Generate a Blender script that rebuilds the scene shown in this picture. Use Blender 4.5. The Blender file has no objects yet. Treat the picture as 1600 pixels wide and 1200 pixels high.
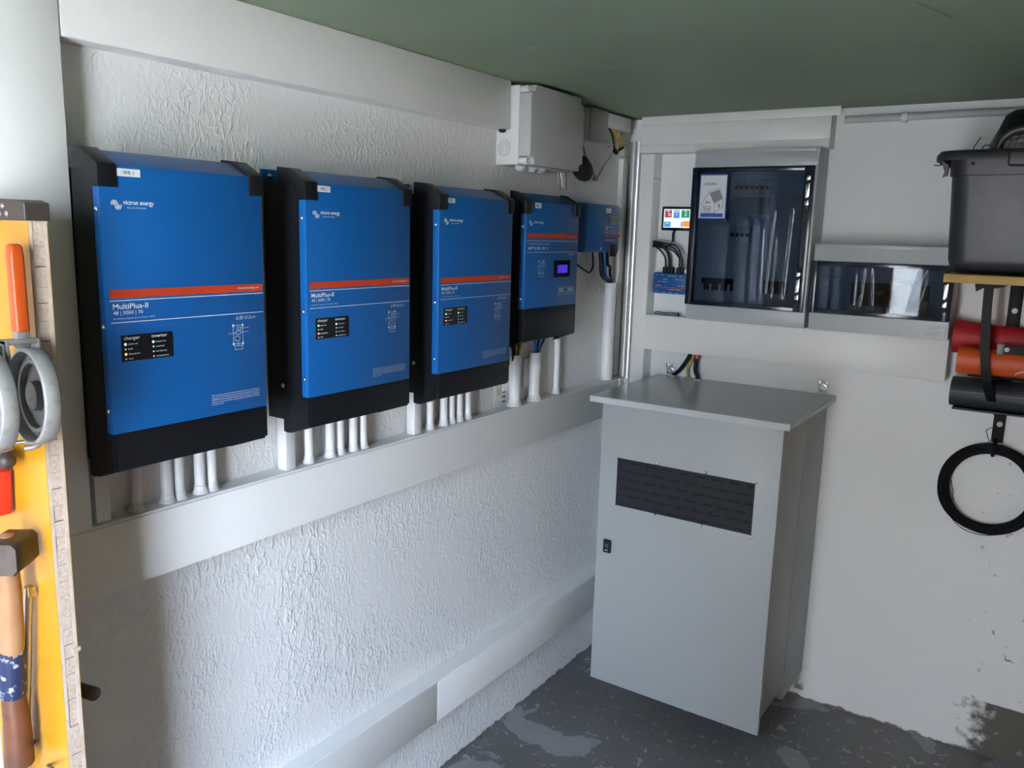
import bpy, bmesh, math, random
from mathutils import Vector, Matrix
random.seed(7)
S = bpy.context.scene
COL = S.collection

# ------------------------------------------------------------------ camera, sky, sun, exposure
cam_d = bpy.data.cameras.new('camera'); cam = bpy.data.objects.new('camera', cam_d); COL.objects.link(cam)
cam_d.sensor_width = 36.0; cam_d.lens = 1296.39/1600*36.0; cam_d.clip_start = 0.02
_R = Vector((0.82820458, 0.55978152, 0.02686673)); _U = Vector((-0.12244061, 0.13395456, 0.98339436)); _F = Vector((-0.54688707, 0.8177413, -0.17948177))
cam.matrix_world = Matrix(((_R.x, _U.x, -_F.x, 1.45673), (_R.y, _U.y, -_F.y, 0.0), (_R.z, _U.z, -_F.z, 1.65083), (0, 0, 0, 1)))
S.camera = cam
S.view_settings.view_transform = 'Standard'; S.view_settings.look = 'None'
S.view_settings.gamma = 1.0; S.view_settings.use_curve_mapping = False
S.view_settings.exposure = 1.72
S.cycles.max_bounces = 10; S.cycles.diffuse_bounces = 6; S.cycles.sample_clamp_indirect = 8.0
S.cycles.caustics_reflective = False; S.cycles.caustics_refractive = False

W = bpy.data.worlds.new('sky'); S.world = W; W.use_nodes = True
nt = W.node_tree; nt.nodes.clear()
tc = nt.nodes.new('ShaderNodeTexCoord'); sp = nt.nodes.new('ShaderNodeSeparateXYZ'); rp = nt.nodes.new('ShaderNodeValToRGB')
bg = nt.nodes.new('ShaderNodeBackground'); wo = nt.nodes.new('ShaderNodeOutputWorld')
nt.links.new(tc.outputs['Generated'], sp.inputs[0]); nt.links.new(sp.outputs['Z'], rp.inputs[0])
rp.color_ramp.elements[0].position = 0.0; rp.color_ramp.elements[0].color = (0.80, 0.90, 1.0, 1)
rp.color_ramp.elements[1].position = 0.7; rp.color_ramp.elements[1].color = (0.46, 0.64, 1.0, 1)
nt.links.new(rp.outputs[0], bg.inputs[0]); bg.inputs[1].default_value = 13.0
nt.links.new(bg.outputs[0], wo.inputs[0])

sun_d = bpy.data.lights.new('sun', 'SUN'); sun_d.energy = 120.0; sun_d.angle = 0.009; sun_d.color = (1.0, 0.95, 0.88)
sun = bpy.data.objects.new('sun', sun_d); COL.objects.link(sun)
sun.rotation_euler = Vector((0.25, -0.62, -0.9)).to_track_quat('-Z', 'Y').to_euler()   # shines over the roof onto the yard
por_d = bpy.data.lights.new('doorway_portal', 'AREA'); por_d.shape = 'RECTANGLE'; por_d.size = 0.44; por_d.size_y = 1.96
por = bpy.data.objects.new('doorway_portal', por_d); COL.objects.link(por)
por.location = (0.84, -0.35, 0.98); por.rotation_euler = (math.radians(90), 0, 0)   # emits along +y, the sky is sampled through it
por_d.cycles.is_portal = True

# ------------------------------------------------------------------ helpers
def srgb(r, g, b):
    f = lambda c: (c/12.92 if c <= .04045 else ((c+.055)/1.055)**2.4)
    return (f(r/255), f(g/255), f(b/255), 1)

def mat(name, col, rough=.5, metal=0., bump=None, var=None, emit=None, spec=None, coat=0.):
    m = bpy.data.materials.new(name); m.use_nodes = True
    n = m.node_tree; p = n.nodes['Principled BSDF']
    p.inputs['Base Color'].default_value = col; p.inputs['Roughness'].default_value = rough; p.inputs['Metallic'].default_value = metal
    if spec is not None: p.inputs['Specular IOR Level'].default_value = spec
    if coat: p.inputs['Coat Weight'].default_value = coat; p.inputs['Coat Roughness'].default_value = .1
    t = n.nodes.new('ShaderNodeTexCoord')
    if var:      # (scale, second colour, low, high)
        z = n.nodes.new('ShaderNodeTexNoise'); z.inputs['Scale'].default_value = var[0]; z.inputs['Detail'].default_value = 6
        n.links.new(t.outputs['Object'], z.inputs['Vector'])
        r = n.nodes.new('ShaderNodeValToRGB'); r.color_ramp.elements[0].position = var[2]; r.color_ramp.elements[1].position = var[3]
        r.color_ramp.elements[0].color = col; r.color_ramp.elements[1].color = var[1]
        n.links.new(z.outputs['Fac'], r.inputs[0]); n.links.new(r.outputs[0], p.inputs['Base Color'])
    if bump:     # (scale, strength, distance)
        z = n.nodes.new('ShaderNodeTexNoise'); z.inputs['Scale'].default_value = bump[0]; z.inputs['Detail'].default_value = 4
        n.links.new(t.outputs['Object'], z.inputs['Vector'])
        b = n.nodes.new('ShaderNodeBump'); b.inputs['Strength'].default_value = bump[1]; b.inputs['Distance'].default_value = bump[2]
        n.links.new(z.outputs['Fac'], b.inputs['Height']); n.links.new(b.outputs[0], p.inputs['Normal'])
    if emit:
        p.inputs['Emission Color'].default_value = emit[0]; p.inputs['Emission Strength'].default_value = emit[1]
    return m

LOC = {}
def loc_of(o): return LOC.get(o.name, Vector((0, 0, 0)))
class MB:
    def __init__(s): s.v = []; s.f = []; s.sm = []
    def add(s, vs, fs, smooth=False):
        k = len(s.v); s.v += [Vector(q) for q in vs]; s.f += [[i+k for i in f] for f in fs]; s.sm += [smooth]*len(fs); return s
    def box(s, x0, x1, y0, y1, z0, z1):
        v = [(x, y, z) for x in (x0, x1) for y in (y0, y1) for z in (z0, z1)]
        return s.add(v, [(0, 1, 3, 2), (4, 6, 7, 5), (0, 4, 5, 1), (2, 3, 7, 6), (0, 2, 6, 4), (1, 5, 7, 3)])
    def prism(s, prof, axis, a0, a1):    # prof: 2D polygon in the two other axes (x,z for y; y,z for x; x,y for z)
        def pt(q, a): return {'y': (q[0], a, q[1]), 'x': (a, q[0], q[1]), 'z': (q[0], q[1], a)}[axis]
        n = len(prof); v = [pt(q, a0) for q in prof]+[pt(q, a1) for q in prof]
        return s.add(v, [list(range(n))[::-1], list(range(n, 2*n))]+[(i, (i+1) % n, n+(i+1) % n, n+i) for i in range(n)])
    def tube(s, pts, r, seg=10, caps=True, closed=False, flat=None):
        pts = [Vector(p) for p in pts]; n = len(pts); rs = r if isinstance(r, (list, tuple)) else [r]*n
        up = None; vs = []
        for i, p in enumerate(pts):
            if closed: t = (pts[(i+1) % n]-pts[i-1]).normalized()
            else: t = (pts[min(i+1, n-1)]-pts[max(i-1, 0)]).normalized()
            if up is None: up = t.orthogonal().normalized()
            else:
                up = up-t*up.dot(t)
                up = up.normalized() if up.length > 1e-6 else t.orthogonal().normalized()
            w = t.cross(up)
            for k in range(seg):
                a = 2*math.pi*k/seg; vs.append(p+(up*math.cos(a)+w*math.sin(a))*rs[i])
        fs = []
        for i in range(n if closed else n-1):
            j = (i+1) % n
            for k in range(seg): fs.append((i*seg+k, i*seg+(k+1) % seg, j*seg+(k+1) % seg, j*seg+k))
        s.add(vs, fs, True)
        if caps and not closed:
            b = len(s.v)-len(vs)
            s.f += [[b+k for k in range(seg)][::-1], [b+(n-1)*seg+k for k in range(seg)]]; s.sm += [False, False]
        return s
    def cyl(s, p0, p1, r0, r1=None, seg=16): return s.tube([p0, p1], [r0, r0 if r1 is None else r1], seg)
    def lathe(s, p, axis, prof, seg=20):   # prof: (distance along axis, radius)
        a = Vector(axis).normalized(); p = Vector(p)
        u = a.orthogonal().normalized(); w = a.cross(u); vs = []; n = len(prof)
        for d, r in prof:
            for k in range(seg):
                t = 2*math.pi*k/seg; vs.append(p+a*d+(u*math.cos(t)+w*math.sin(t))*r)
        fs = [(i*seg+k, i*seg+(k+1) % seg, (i+1)*seg+(k+1) % seg, (i+1)*seg+k) for i in range(n-1) for k in range(seg)]
        b = len(s.v); s.add(vs, fs, True)
        s.f += [[b+k for k in range(seg)][::-1], [b+(n-1)*seg+k for k in range(seg)]]; s.sm += [False, False]
        return s
    def dome(s, p, axis, r, h, seg=12):
        return s.lathe(p, axis, [(0, r), (h*.5, r*.87), (h*.85, r*.5), (h, r*.05)], seg)
    def build(s, name, m, parent=None, bev=0, label=None, bseg=2, auto=True):
        bm = bmesh.new(); vs = [bm.verts.new(v) for v in s.v]
        for f, sm in zip(s.f, s.sm):
            try: q = bm.faces.new([vs[i] for i in f]); q.smooth = sm
            except ValueError: pass
        bmesh.ops.recalc_face_normals(bm, faces=bm.faces)
        if bev:
            es = [e for e in bm.edges if len(e.link_faces) == 2 and e.calc_face_angle(0) > .6]
            bmesh.ops.bevel(bm, geom=es, offset=bev, segments=bseg, affect='EDGES', profile=.5, clamp_overlap=True)
            if bseg > 1:
                for f in bm.faces: f.smooth = True
        return link(name, bm, m, parent, label, bev and bseg > 1)

def link(name, bm, m, parent=None, label=None, sharp=False):
    if parent is None:
        xs = [v.co.x for v in bm.verts]; ys = [v.co.y for v in bm.verts]; zs = [v.co.z for v in bm.verts]
        o0 = Vector(((min(xs)+max(xs))/2, (min(ys)+max(ys))/2, min(zs)))
    else: o0 = loc_of(parent)
    bmesh.ops.translate(bm, verts=bm.verts, vec=-o0)
    me = bpy.data.meshes.new(name); bm.to_mesh(me); bm.free()
    if any(p.use_smooth for p in me.polygons): me.set_sharp_from_angle(angle=math.radians(35 if sharp else 50))
    me.materials.append(m)
    o = bpy.data.objects.new(name, me); COL.objects.link(o)
    if parent is None: o.location = o0
    else: o.parent = parent
    LOC[o.name] = o0.copy()
    if label: o['label'] = label
    return o

def thing(name, label, cat, loc, group=None):
    o = bpy.data.objects.new(name, None); COL.objects.link(o); o.location = loc; o.empty_display_size = .05
    LOC[o.name] = Vector(loc); return tag(o, label, cat, group)
def tag(o, label, cat, group=None):
    o['label'] = label; o['category'] = cat
    if group: o['group'] = group
    return o
def struct(o): o['kind'] = 'structure'; return o

_txt = {}
def text_mesh(t, bold=0.0):
    if (t, bold) in _txt: return _txt[(t, bold)]
    c = bpy.data.curves.new('t', 'FONT'); c.body = t; c.size = 1.0; c.resolution_u = 2; c.offset = bold
    o = bpy.data.objects.new('t', c); COL.objects.link(o)
    dg = bpy.context.evaluated_depsgraph_get(); dg.update()
    me = o.evaluated_get(dg).to_mesh()
    vs = [v.co.copy() for v in me.vertices]; fs = [list(p.vertices) for p in me.polygons]
    o.evaluated_get(dg).to_mesh_clear(); bpy.data.objects.remove(o); bpy.data.curves.remove(c)
    _txt[(t, bold)] = (vs, fs); return vs, fs

class Pl:       # a drawing plane: origin, right, up; prints lie a hair above it
    def __init__(s, o, r, u, h=.0004): s.o = Vector(o); s.r = Vector(r); s.u = Vector(u); s.n = s.r.cross(s.u); s.h = h
    def p(s, a, b, h=0): return s.o+s.r*a+s.u*b+s.n*(s.h+h)
    def rect(s, mb, a0, b0, a1, b1, h=0): mb.add([s.p(a0, b0, h), s.p(a1, b0, h), s.p(a1, b1, h), s.p(a0, b1, h)], [(0, 1, 2, 3)])
    def poly(s, mb, pts, h=0): mb.add([s.p(a, b, h) for a, b in pts], [list(range(len(pts)))])
    def strip(s, mb, pts, w, h=0):
        for (a0, b0), (a1, b1) in zip(pts, pts[1:]):
            d = Vector((a1-a0, b1-b0)); L = d.length or 1e-9; nx, ny = -d.y/L*w/2, d.x/L*w/2
            mb.add([s.p(a0-nx, b0-ny, h), s.p(a1-nx, b1-ny, h), s.p(a1+nx, b1+ny, h), s.p(a0+nx, b0+ny, h)], [(0, 1, 2, 3)])
    def frame(s, mb, a0, b0, a1, b1, w, h=0): s.strip(mb, [(a0, b0), (a1, b0), (a1, b1), (a0, b1), (a0, b0)], w, h)
    def disc(s, mb, a, b, r, h=0, n=12): s.poly(mb, [(a+r*math.cos(2*math.pi*k/n), b+r*math.sin(2*math.pi*k/n)) for k in range(n)], h)
    def text(s, mb, t, a, b, size, width=None, bold=0, h=0, right=False):
        vs, fs = text_mesh(t, bold); x1 = max(v.x for v in vs); x0 = min(v.x for v in vs)
        kx = size if width is None else width/(x1-x0)
        off = a-(x1*kx if right else x0*kx)
        mb.add([s.p(off+v.x*kx, b+v.y*size, h) for v in vs], fs)

def smooth_path(pts, n=8):
    P = [Vector(p) for p in pts]; out = []
    for i in range(len(P)-1):
        p0, p1, p2, p3 = P[max(i-1, 0)], P[i], P[i+1], P[min(i+2, len(P)-1)]
        for k in range(n):
            t = k/n
            out.append(.5*((2*p1)+(p2-p0)*t+(2*p0-5*p1+4*p2-p3)*t*t+(3*p1-p0-3*p2+p3)*t**3))
    out.append(P[-1]); return out
def cable(name, m, parent, pts, r, seg=8): return MB().tube(smooth_path(pts), r, seg).build(name, m, parent)

# ------------------------------------------------------------------ materials
M = {}
M['trunk'] = mat('white_pvc', (.80, .80, .79, 1), .38, bump=(400, .02, .001))
M['pipe'] = mat('grey_white_pvc', (.70, .71, .72, 1), .4)
M['jbox'] = mat('grey_abs', (.62, .63, .63, 1), .42)
M['blue'] = mat('blue_powder_coat', (.002, .092, .32, 1), .42, bump=(900, .03, .0005))
M['blue2'] = mat('blue_cast_case', (.005, .085, .27, 1), .36)
M['black'] = mat('black_plastic', (.0055, .0065, .009, 1), .42, spec=.3, bump=(1200, .05, .0004))
M['glossblack'] = mat('gloss_black', (.006, .007, .010, 1), .22)
M['white'] = mat('white_print', (.75, .78, .82, 1), .5)
M['label'] = mat('label_paper', (.72, .74, .76, 1), .6)
M['ink'] = mat('black_ink', (.03, .03, .035, 1), .6)
M['greyink'] = mat('grey_ink', (.24, .25, .27, 1), .6)
M['orange'] = mat('orange_stripe', (.50, .045, .012, 1), .5)
M['screw'] = mat('screw_steel', (.75, .75, .76, 1), .25, 1.)
M['zinc'] = mat('zinc_plate', (.55, .56, .57, 1), .35, 1., var=(40, (.42, .43, .44, 1), .4, .6))
M['chrome'] = mat('shiny_tube', (.82, .83, .84, 1), .28, .6)
M['galv'] = mat('grey_tube', (.40, .405, .41, 1), .32, .25)
M['cab'] = mat('light_grey_powder', (.345, .365, .37, 1), .48, bump=(700, .05, .0005))
M['lid'] = mat('grey_lid', (.46, .48, .50, 1), .24)
M['vent'] = mat('anthracite_plate', (.014, .015, .020, 1), .55, spec=.25)
M['hole'] = mat('dark_slot', (.003, .003, .004, 1), .8)
M['boxgrey'] = mat('enclosure_grey', (.42, .45, .47, 1), .34)
M['navy'] = mat('smoked_door_frame', (.008, .013, .024, 1), .16)
M['inner'] = mat('inner_plate', (.50, .53, .56, 1), .5)
M['rubber'] = mat('black_rubber', (.010, .010, .012, 1), .6, spec=.3)
M['wire_black'] = mat('black_cable', (.008, .008, .010, 1), .5, spec=.25)
M['wire_blue'] = mat('blue_cable', (.01, .10, .38, 1), .45)
M['wire_grey'] = mat('grey_cable', (.36, .36, .36, 1), .5)
M['wire_yellow'] = mat('yellow_green_cable', (.55, .38, .04, 1), .5)
M['wire_red'] = mat('red_sleeve', (.5, .05, .02, 1), .5)
M['steel_black'] = mat('black_steel_strap', (.008, .0078, .0075, 1), .5, spec=.2, bump=(300, .1, .0005))
M['shelf'] = mat('yellow_shelf_board', (.52, .32, .07, 1), .5, var=(12, (.44, .26, .06, 1), .4, .65))
M['tub'] = mat('black_tub_plastic', (.026, .027, .031, 1), .40, bump=(60, .12, .002), var=(9, (.048, .049, .055, 1), .45, .75))
M['sheet'] = mat('black_plastic_sheet', (.010, .011, .012, 1), .35, bump=(25, .5, .01))
M['redbag'] = mat('red_nylon', (.42, .012, .018, 1), .55, bump=(45, .35, .004))
M['orangebag'] = mat('orange_nylon', (.62, .085, .012, 1), .5, bump=(40, .35, .004))
M['mat_roll'] = mat('dark_grey_foam', (.026, .030, .038, 1), .55)
M['olive'] = mat('dark_olive_cloth', (.025, .030, .028, 1), .7)
M['rim'] = mat('wood_ply', (.46, .37, .28, 1), .65, var=(60, (.56, .47, .38, 1), .35, .65))
M['core'] = mat('wood_end_grain', (.42, .32, .255, 1), .75, var=(220, (.54, .44, .365, 1), .35, .65), bump=(300, .3, .001))
M['yellow'] = mat('yellow_shuttering_face', (.50, .235, .008, 1), .4, var=(5, (.43, .185, .007, 1), .45, .7))
M['rust'] = mat('dark_brown_steel', (.060, .045, .040, 1), .5, .3, bump=(120, .2, .001))
M['handle_or'] = mat('orange_dipped_handle', (.46, .065, .008, 1), .38)
M['castmetal'] = mat('dull_cast_metal', (.27, .265, .255, 1), .45, .3, var=(35, (.17, .13, .10, 1), .55, .75), bump=(80, .15, .001))
M['hammer'] = mat('worn_hammer_steel', (.075, .055, .045, 1), .5, .3, var=(30, (.05, .034, .026, 1), .4, .65), bump=(90, .35, .001))
M['ash'] = mat('ash_wood_handle', (.38, .20, .095, 1), .5, var=(18, (.32, .16, .07, 1), .4, .65))
M['brownwood'] = mat('stained_handle', (.15, .05, .02, 1), .5, var=(40, (.10, .04, .02, 1), .4, .65))
M['bluetape'] = mat('blue_tape', (.012, .022, .07, 1), .5, var=(90, (.35, .36, .40, 1), .58, .66), bump=(150, .4, .001))
M['rod'] = mat('steel_rod', (.62, .60, .55, 1), .3, .9)
M['brown'] = mat('brown_broomstick', (.050, .030, .022, 1), .5)
M['redtool'] = mat('red_plastic', (.55, .03, .012, 1), .4)
M['olivegreen'] = M['olive']

def emis(name, col, k):
    return mat(name, (0.01, 0.01, 0.01, 1), .4, emit=(col, k))
EK = .297
M['screen_white'] = emis('screen_white', (.95, .97, 1, 1), EK)
M['led_green'] = emis('led_green', (.40, 1, .50, 1), .45)
M['led_orange'] = emis('led_orange', (1, .45, .20, 1), .45)
M['lcd_blue'] = emis('lcd_blue', (.055, .025, .62, 1), EK)
for k, c in dict(t_red=(165, 62, 88), t_blue=(70, 150, 225), t_light=(150, 195, 235), t_green=(10, 150, 105), t_cyan=(50, 165, 230), t_orange=(250, 160, 50), t_violet=(160, 160, 215)).items():
    M[k] = emis('screen_'+k, srgb(*c), EK)

def wall_mat(name, left):
    m = bpy.data.materials.new(name); m.use_nodes = True; n = m.node_tree; N = n.nodes.new; L = n.links.new
    p = n.nodes['Principled BSDF']; p.inputs['Roughness'].default_value = .55
    g = N('ShaderNodeNewGeometry')
    mp = N('ShaderNodeMapping'); L(g.outputs['Position'], mp.inputs['Vector'])
    mp.inputs['Rotation'].default_value = (.4 if left else 0, 0, 0); mp.inputs['Scale'].default_value = (1, 1, .58) if left else (1, 1, 1)
    z = N('ShaderNodeTexNoise'); z.inputs['Scale'].default_value = 72 if left else 25; z.inputs['Detail'].default_value = 3; z.inputs['Distortion'].default_value = 1.1 if left else .2
    L(mp.outputs[0], z.inputs['Vector'])
    r = N('ShaderNodeValToRGB'); r.color_ramp.elements[0].position = .47; r.color_ramp.elements[1].position = .72
    L(z.outputs['Fac'], r.inputs[0])
    b = N('ShaderNodeBump'); b.inputs['Strength'].default_value = .8 if left else .15; b.inputs['Distance'].default_value = .0024 if left else .003
    if left:      # calmer and rougher areas of the render
        lo = N('ShaderNodeTexNoise'); lo.inputs['Scale'].default_value = 5.0; L(g.outputs['Position'], lo.inputs['Vector'])
        lr = N('ShaderNodeMapRange'); lr.inputs[1].default_value = .35; lr.inputs[2].default_value = .62; lr.inputs[3].default_value = .15; L(lo.outputs['Fac'], lr.inputs[0])
        mu = N('ShaderNodeMath'); mu.operation = 'MULTIPLY'; L(r.outputs[0], mu.inputs[0]); L(lr.outputs[0], mu.inputs[1]); L(mu.outputs[0], b.inputs['Height'])
    else: L(r.outputs[0], b.inputs['Height'])
    L(b.outputs[0], p.inputs['Normal'])
    base = (.80, .805, .81, 1)
    sx = N('ShaderNodeSeparateXYZ'); L(g.outputs['Position'], sx.inputs[0])
    def math_(op, a, bb, clamp=False):
        q = N('ShaderNodeMath'); q.operation = op; q.use_clamp = clamp
        for i, x in enumerate((a, bb)):
            if isinstance(x, (int, float)): q.inputs[i].default_value = x
            else: L(x, q.inputs[i])
        return q.outputs[0]
    nz = N('ShaderNodeTexNoise'); nz.inputs['Scale'].default_value = 28; nz.inputs['Detail'].default_value = 5; L(g.outputs['Position'], nz.inputs['Vector'])
    # flaked edge along the floor
    edge = math_('SUBTRACT', math_('MULTIPLY', nz.outputs['Fac'], .040), sx.outputs['Z'])
    mask = math_('MULTIPLY', math_('ADD', edge, -.013), 200, True)
    mx = N('ShaderNodeMix'); mx.data_type = 'RGBA'; mx.inputs[6].default_value = base; mx.inputs[7].default_value = (.20, .17, .145, 1)
    L(mask, mx.inputs[0]); out = mx.outputs[2]
    if not left:
        # bare, dark cement patch low on the right, painted edge on top and ragged on the left
        jit = math_('MULTIPLY', math_('ADD', nz.outputs['Fac'], -.5), .30)
        a = math_('MULTIPLY', math_('ADD', math_('SUBTRACT', math_('ADD', sx.outputs['X'], jit), 1.318), 0), 14, True)
        c = math_('MULTIPLY', math_('SUBTRACT', .189, math_('ADD', sx.outputs['Z'], math_('MULTIPLY', jit, .02))), 260, True)
        pm = math_('MULTIPLY', a, c)
        m2 = N('ShaderNodeMix'); m2.data_type = 'RGBA'; m2.inputs[7].default_value = (.105, .098, .080, 1); L(out, m2.inputs[6]); L(pm, m2.inputs[0]); out = m2.outputs[2]
        # scuffs and dents on the right
        n3 = N('ShaderNodeTexNoise'); n3.inputs['Scale'].default_value = 30; n3.inputs['Detail'].default_value = 2; L(g.outputs['Position'], n3.inputs['Vector'])
        q = math_('MULTIPLY', math_('ADD', n3.outputs['Fac'], -.665), 18, True)
        xr = math_('MULTIPLY', math_('ADD', sx.outputs['X'], -1.27), 8, True)
        zz = math_('MULTIPLY', math_('SUBTRACT', 1.12, sx.outputs['Z']), 6, True)
        q = math_('MULTIPLY', math_('MULTIPLY', q, xr), zz)
        m3 = N('ShaderNodeMix'); m3.data_type = 'RGBA'; m3.inputs[7].default_value = (.22, .21, .20, 1); L(out, m3.inputs[6]); L(q, m3.inputs[0]); out = m3.outputs[2]
    L(out, p.inputs['Base Color'])
    return m
M['wall_left'] = wall_mat('rough_white_render', True); M['wall_back'] = wall_mat('smooth_white_render', False)

def floor_mat():
    m = bpy.data.materials.new('worn_painted_concrete'); m.use_nodes = True; n = m.node_tree; N = n.nodes.new; L = n.links.new
    p = n.nodes['Principled BSDF']; p.inputs['Roughness'].default_value = .55
    g = N('ShaderNodeNewGeometry')
    def noise(s, d=5, dist=0):
        z = N('ShaderNodeTexNoise'); z.inputs['Scale'].default_value = s; z.inputs['Detail'].default_value = d; z.inputs['Distortion'].default_value = dist
        L(g.outputs['Position'], z.inputs['Vector']); return z.outputs['Fac']
    def ramp(f, a, b):
        r = N('ShaderNodeValToRGB'); r.color_ramp.elements[0].position = a; r.color_ramp.elements[1].position = b; L(f, r.inputs[0]); return r.outputs[0]
    def mix(f, a, b):
        q = N('ShaderNodeMix'); q.data_type = 'RGBA'; L(f, q.inputs[0])
        for i, x in ((6, a), (7, b)):
            if isinstance(x, tuple): q.inputs[i].default_value = x
            else: L(x, q.inputs[i])
        return q.outputs[2]
    c = mix(ramp(noise(2.2), .35, .7), (.125, .125, .122, 1), (.165, .165, .160, 1))
    c = mix(ramp(noise(4.3, 8, .5), .60, .612), c, (.25, .255, .265, 1))          # large worn patches
    # the biggest bare patch, in front of the cabinet
    mp = N('ShaderNodeMapping'); mp.inputs['Location'].default_value = (-.16, -2.18, 0); L(g.outputs['Position'], mp.inputs['Vector'])
    m2 = N('ShaderNodeMapping'); m2.inputs['Rotation'].default_value = (0, 0, .9); m2.inputs['Scale'].default_value = (3.4, 8.5, 0); L(mp.outputs[0], m2.inputs['Vector'])
    ln = N('ShaderNodeVectorMath'); ln.operation = 'LENGTH'; L(m2.outputs[0], ln.inputs[0])
    ad = N('ShaderNodeMath'); ad.operation = 'MULTIPLY_ADD'; L(noise(11, 8, .3), ad.inputs[0]); ad.inputs[1].default_value = -2.6; L(ln.outputs['Value'], ad.inputs[2])
    iv = N('ShaderNodeMapRange'); iv.inputs[1].default_value = -.66; iv.inputs[2].default_value = -.70; L(ad.outputs[0], iv.inputs[0])
    c = mix(iv.outputs[0], c, (.27, .275, .285, 1))
    c = mix(ramp(noise(34, 5, 1.0), .64, .66), c, (.33, .32, .30, 1))            # small chips
    c = mix(ramp(noise(60, 2), .70, .72), c, (.04, .038, .035, 1))                # specks of dirt
    L(c, p.inputs['Base Color'])
    b = N('ShaderNodeBump'); b.inputs['Strength'].default_value = .3; b.inputs['Distance'].default_value = .003; L(noise(38, 3, .6), b.inputs['Height']); L(b.outputs[0], p.inputs['Normal'])
    return m
M['floor'] = floor_mat()
M['ceiling'] = mat('green_gypsum_board', (.205, .27, .185, 1), .62, var=(3, (.23, .295, .205, 1), .35, .7), bump=(30, .05, .002))
M['room'] = mat('timber_boarding', (.40, .28, .19, 1), .7, bump=(20, .2, .004))
M['light_blocker'] = mat('light_blocker_grey', (.15, .155, .16, 1), .9)  # surface of the added light blocker in the yard
M['yard'] = mat('yard_gravel', (.31, .31, .30, 1), .9, var=(14, (.25, .25, .24, 1), .4, .6))

def glass_mat(name, tint, ior=1.5, rough=.03):
    m = bpy.data.materials.new(name); m.use_nodes = True; n = m.node_tree; n.nodes.clear(); N = n.nodes.new; L = n.links.new
    t = N('ShaderNodeBsdfTransparent'); t.inputs[0].default_value = tint
    g = N('ShaderNodeBsdfGlossy'); g.inputs['Roughness'].default_value = rough; g.inputs['Color'].default_value = (.9, .95, 1, 1)
    f = N('ShaderNodeFresnel'); f.inputs['IOR'].default_value = ior
    mx = N('ShaderNodeMixShader'); o = N('ShaderNodeOutputMaterial')
    L(f.outputs[0], mx.inputs[0]); L(t.outputs[0], mx.inputs[1]); L(g.outputs[0], mx.inputs[2]); L(mx.outputs[0], o.inputs[0])
    return m
M['smoked'] = glass_mat('smoked_polycarbonate', (.50, .55, .62, 1), 1.34)
M['film'] = glass_mat('clear_protective_film', (.93, .95, .97, 1), 1.33, .05)

# ------------------------------------------------------------------ the setting
H = 2.078; YB = 2.9366; XR = 2.05; YF = -0.35
struct(MB().box(-.2, XR+.2, YF-.05, YB+.2, -.15, 0).build('floor', M['floor']))
struct(MB().box(-.2, XR+.2, YF-.05, YB+.2, H, H+.25).build('ceiling', M['ceiling']))
struct(MB().box(-.2, 0, YF-.05, YB+.2, 0, H).build('wall_left', M['wall_left']))
struct(MB().box(0, XR, YB, YB+.2, 0, H).build('wall_back', M['wall_back']))
struct(MB().box(XR, XR+.2, YF-.05, YB+.2, 0, H).build('wall_right', M['room']))
DX0, DX1 = 0.62, 1.06
struct(MB().box(0, DX0, YF-.05, YF, 0, H).box(DX1, XR, YF-.05, YF, 0, H).box(DX0, DX1, YF-.05, YF, 1.96, H).build('wall_front', M['room']))
struct(MB().box(-14, 18, -30, YF-.05, -.35, -.02).build('ground', M['yard']))
struct(MB().box(-6, 1.25, -3.0, -2.5, -.02, 2.6).build('outside_light_blocker', M['light_blocker']))   # unseen block added outside the door to dim light on the back wall
# scratches on the ceiling board: thin pale and dark scuffs
def scuffs(name, m, lst):
    mb = MB()
    for x0, y0, x1, y1, w in lst: Pl((0, 0, H), (1, 0, 0), (0, -1, 0), .0006).strip(mb, [(x0, -y0), (x1, -y1)], w)
    return mb
CEIL = bpy.data.objects['ceiling']
M['scuff_l'] = mat('pale_scuff', (.42, .46, .39, 1), .7); M['scuff_d'] = mat('dark_scuff', (.13, .15, .11, 1), .7)
scuffs('scuff', 0, [(.33, 1.70, .34, 1.73, .006), (.36, 1.98, .42, 2.02, .004), (.62, 1.30, .66, 1.33, .004), (.74, 1.36, .78, 1.37, .003)]).build('pale_scuff', M['scuff_l'], CEIL)
scuffs('scuff', 0, [(1.02, 2.32, 1.14, 2.34, .004), (.80, 2.30, .84, 2.24, .003), (1.10, 2.10, 1.15, 2.10, .006), (1.16, 1.72, 1.20, 1.86, .003)]).build('dark_scuff', M['scuff_d'], CEIL)

# ------------------------------------------------------------------ cable trunkings on the left wall
def trunk_x(name, label, y0, y1, z0, z1, d=.053, lip=.008, vertical=False):
    t = thing('cable_trunking', label, 'cable trunking', (0, (y0+y1)/2, z0))
    MB().box(.0005, d-.004, y0, y1, z0, z1).build('trunking_base', M['trunk'], t)
    if vertical: MB().box(d-.004, d, y0+.001, y1-.0006, z0+.0006, z1-.0006).build('cover', M['trunk'], t, .0012)
    else:
        MB().box(d-.004, d, y0+.0006, y1-.0006, z0+.0006, z1-.005 if lip else z1).build('cover', M['trunk'], t, .0012)
    return t
trunk_x('v', 'wide white vertical cable trunking behind the yellow board, up to the ceiling', .6345, .7615, 1.1085, H-.001, vertical=True)
trunk_x('t', 'white horizontal cable trunking under the ceiling above the blue inverters', .7635, 2.054, 1.944, H-.001, lip=0)
t = thing('cable_trunking', 'white horizontal cable trunking below the blue inverters, full of pipe ends', 'cable trunking', (0, 1.6, .976))
MB().box(.0005, .049, .6345, 2.935, .976, 1.1095).build('trunking_base', M['trunk'], t)
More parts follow.
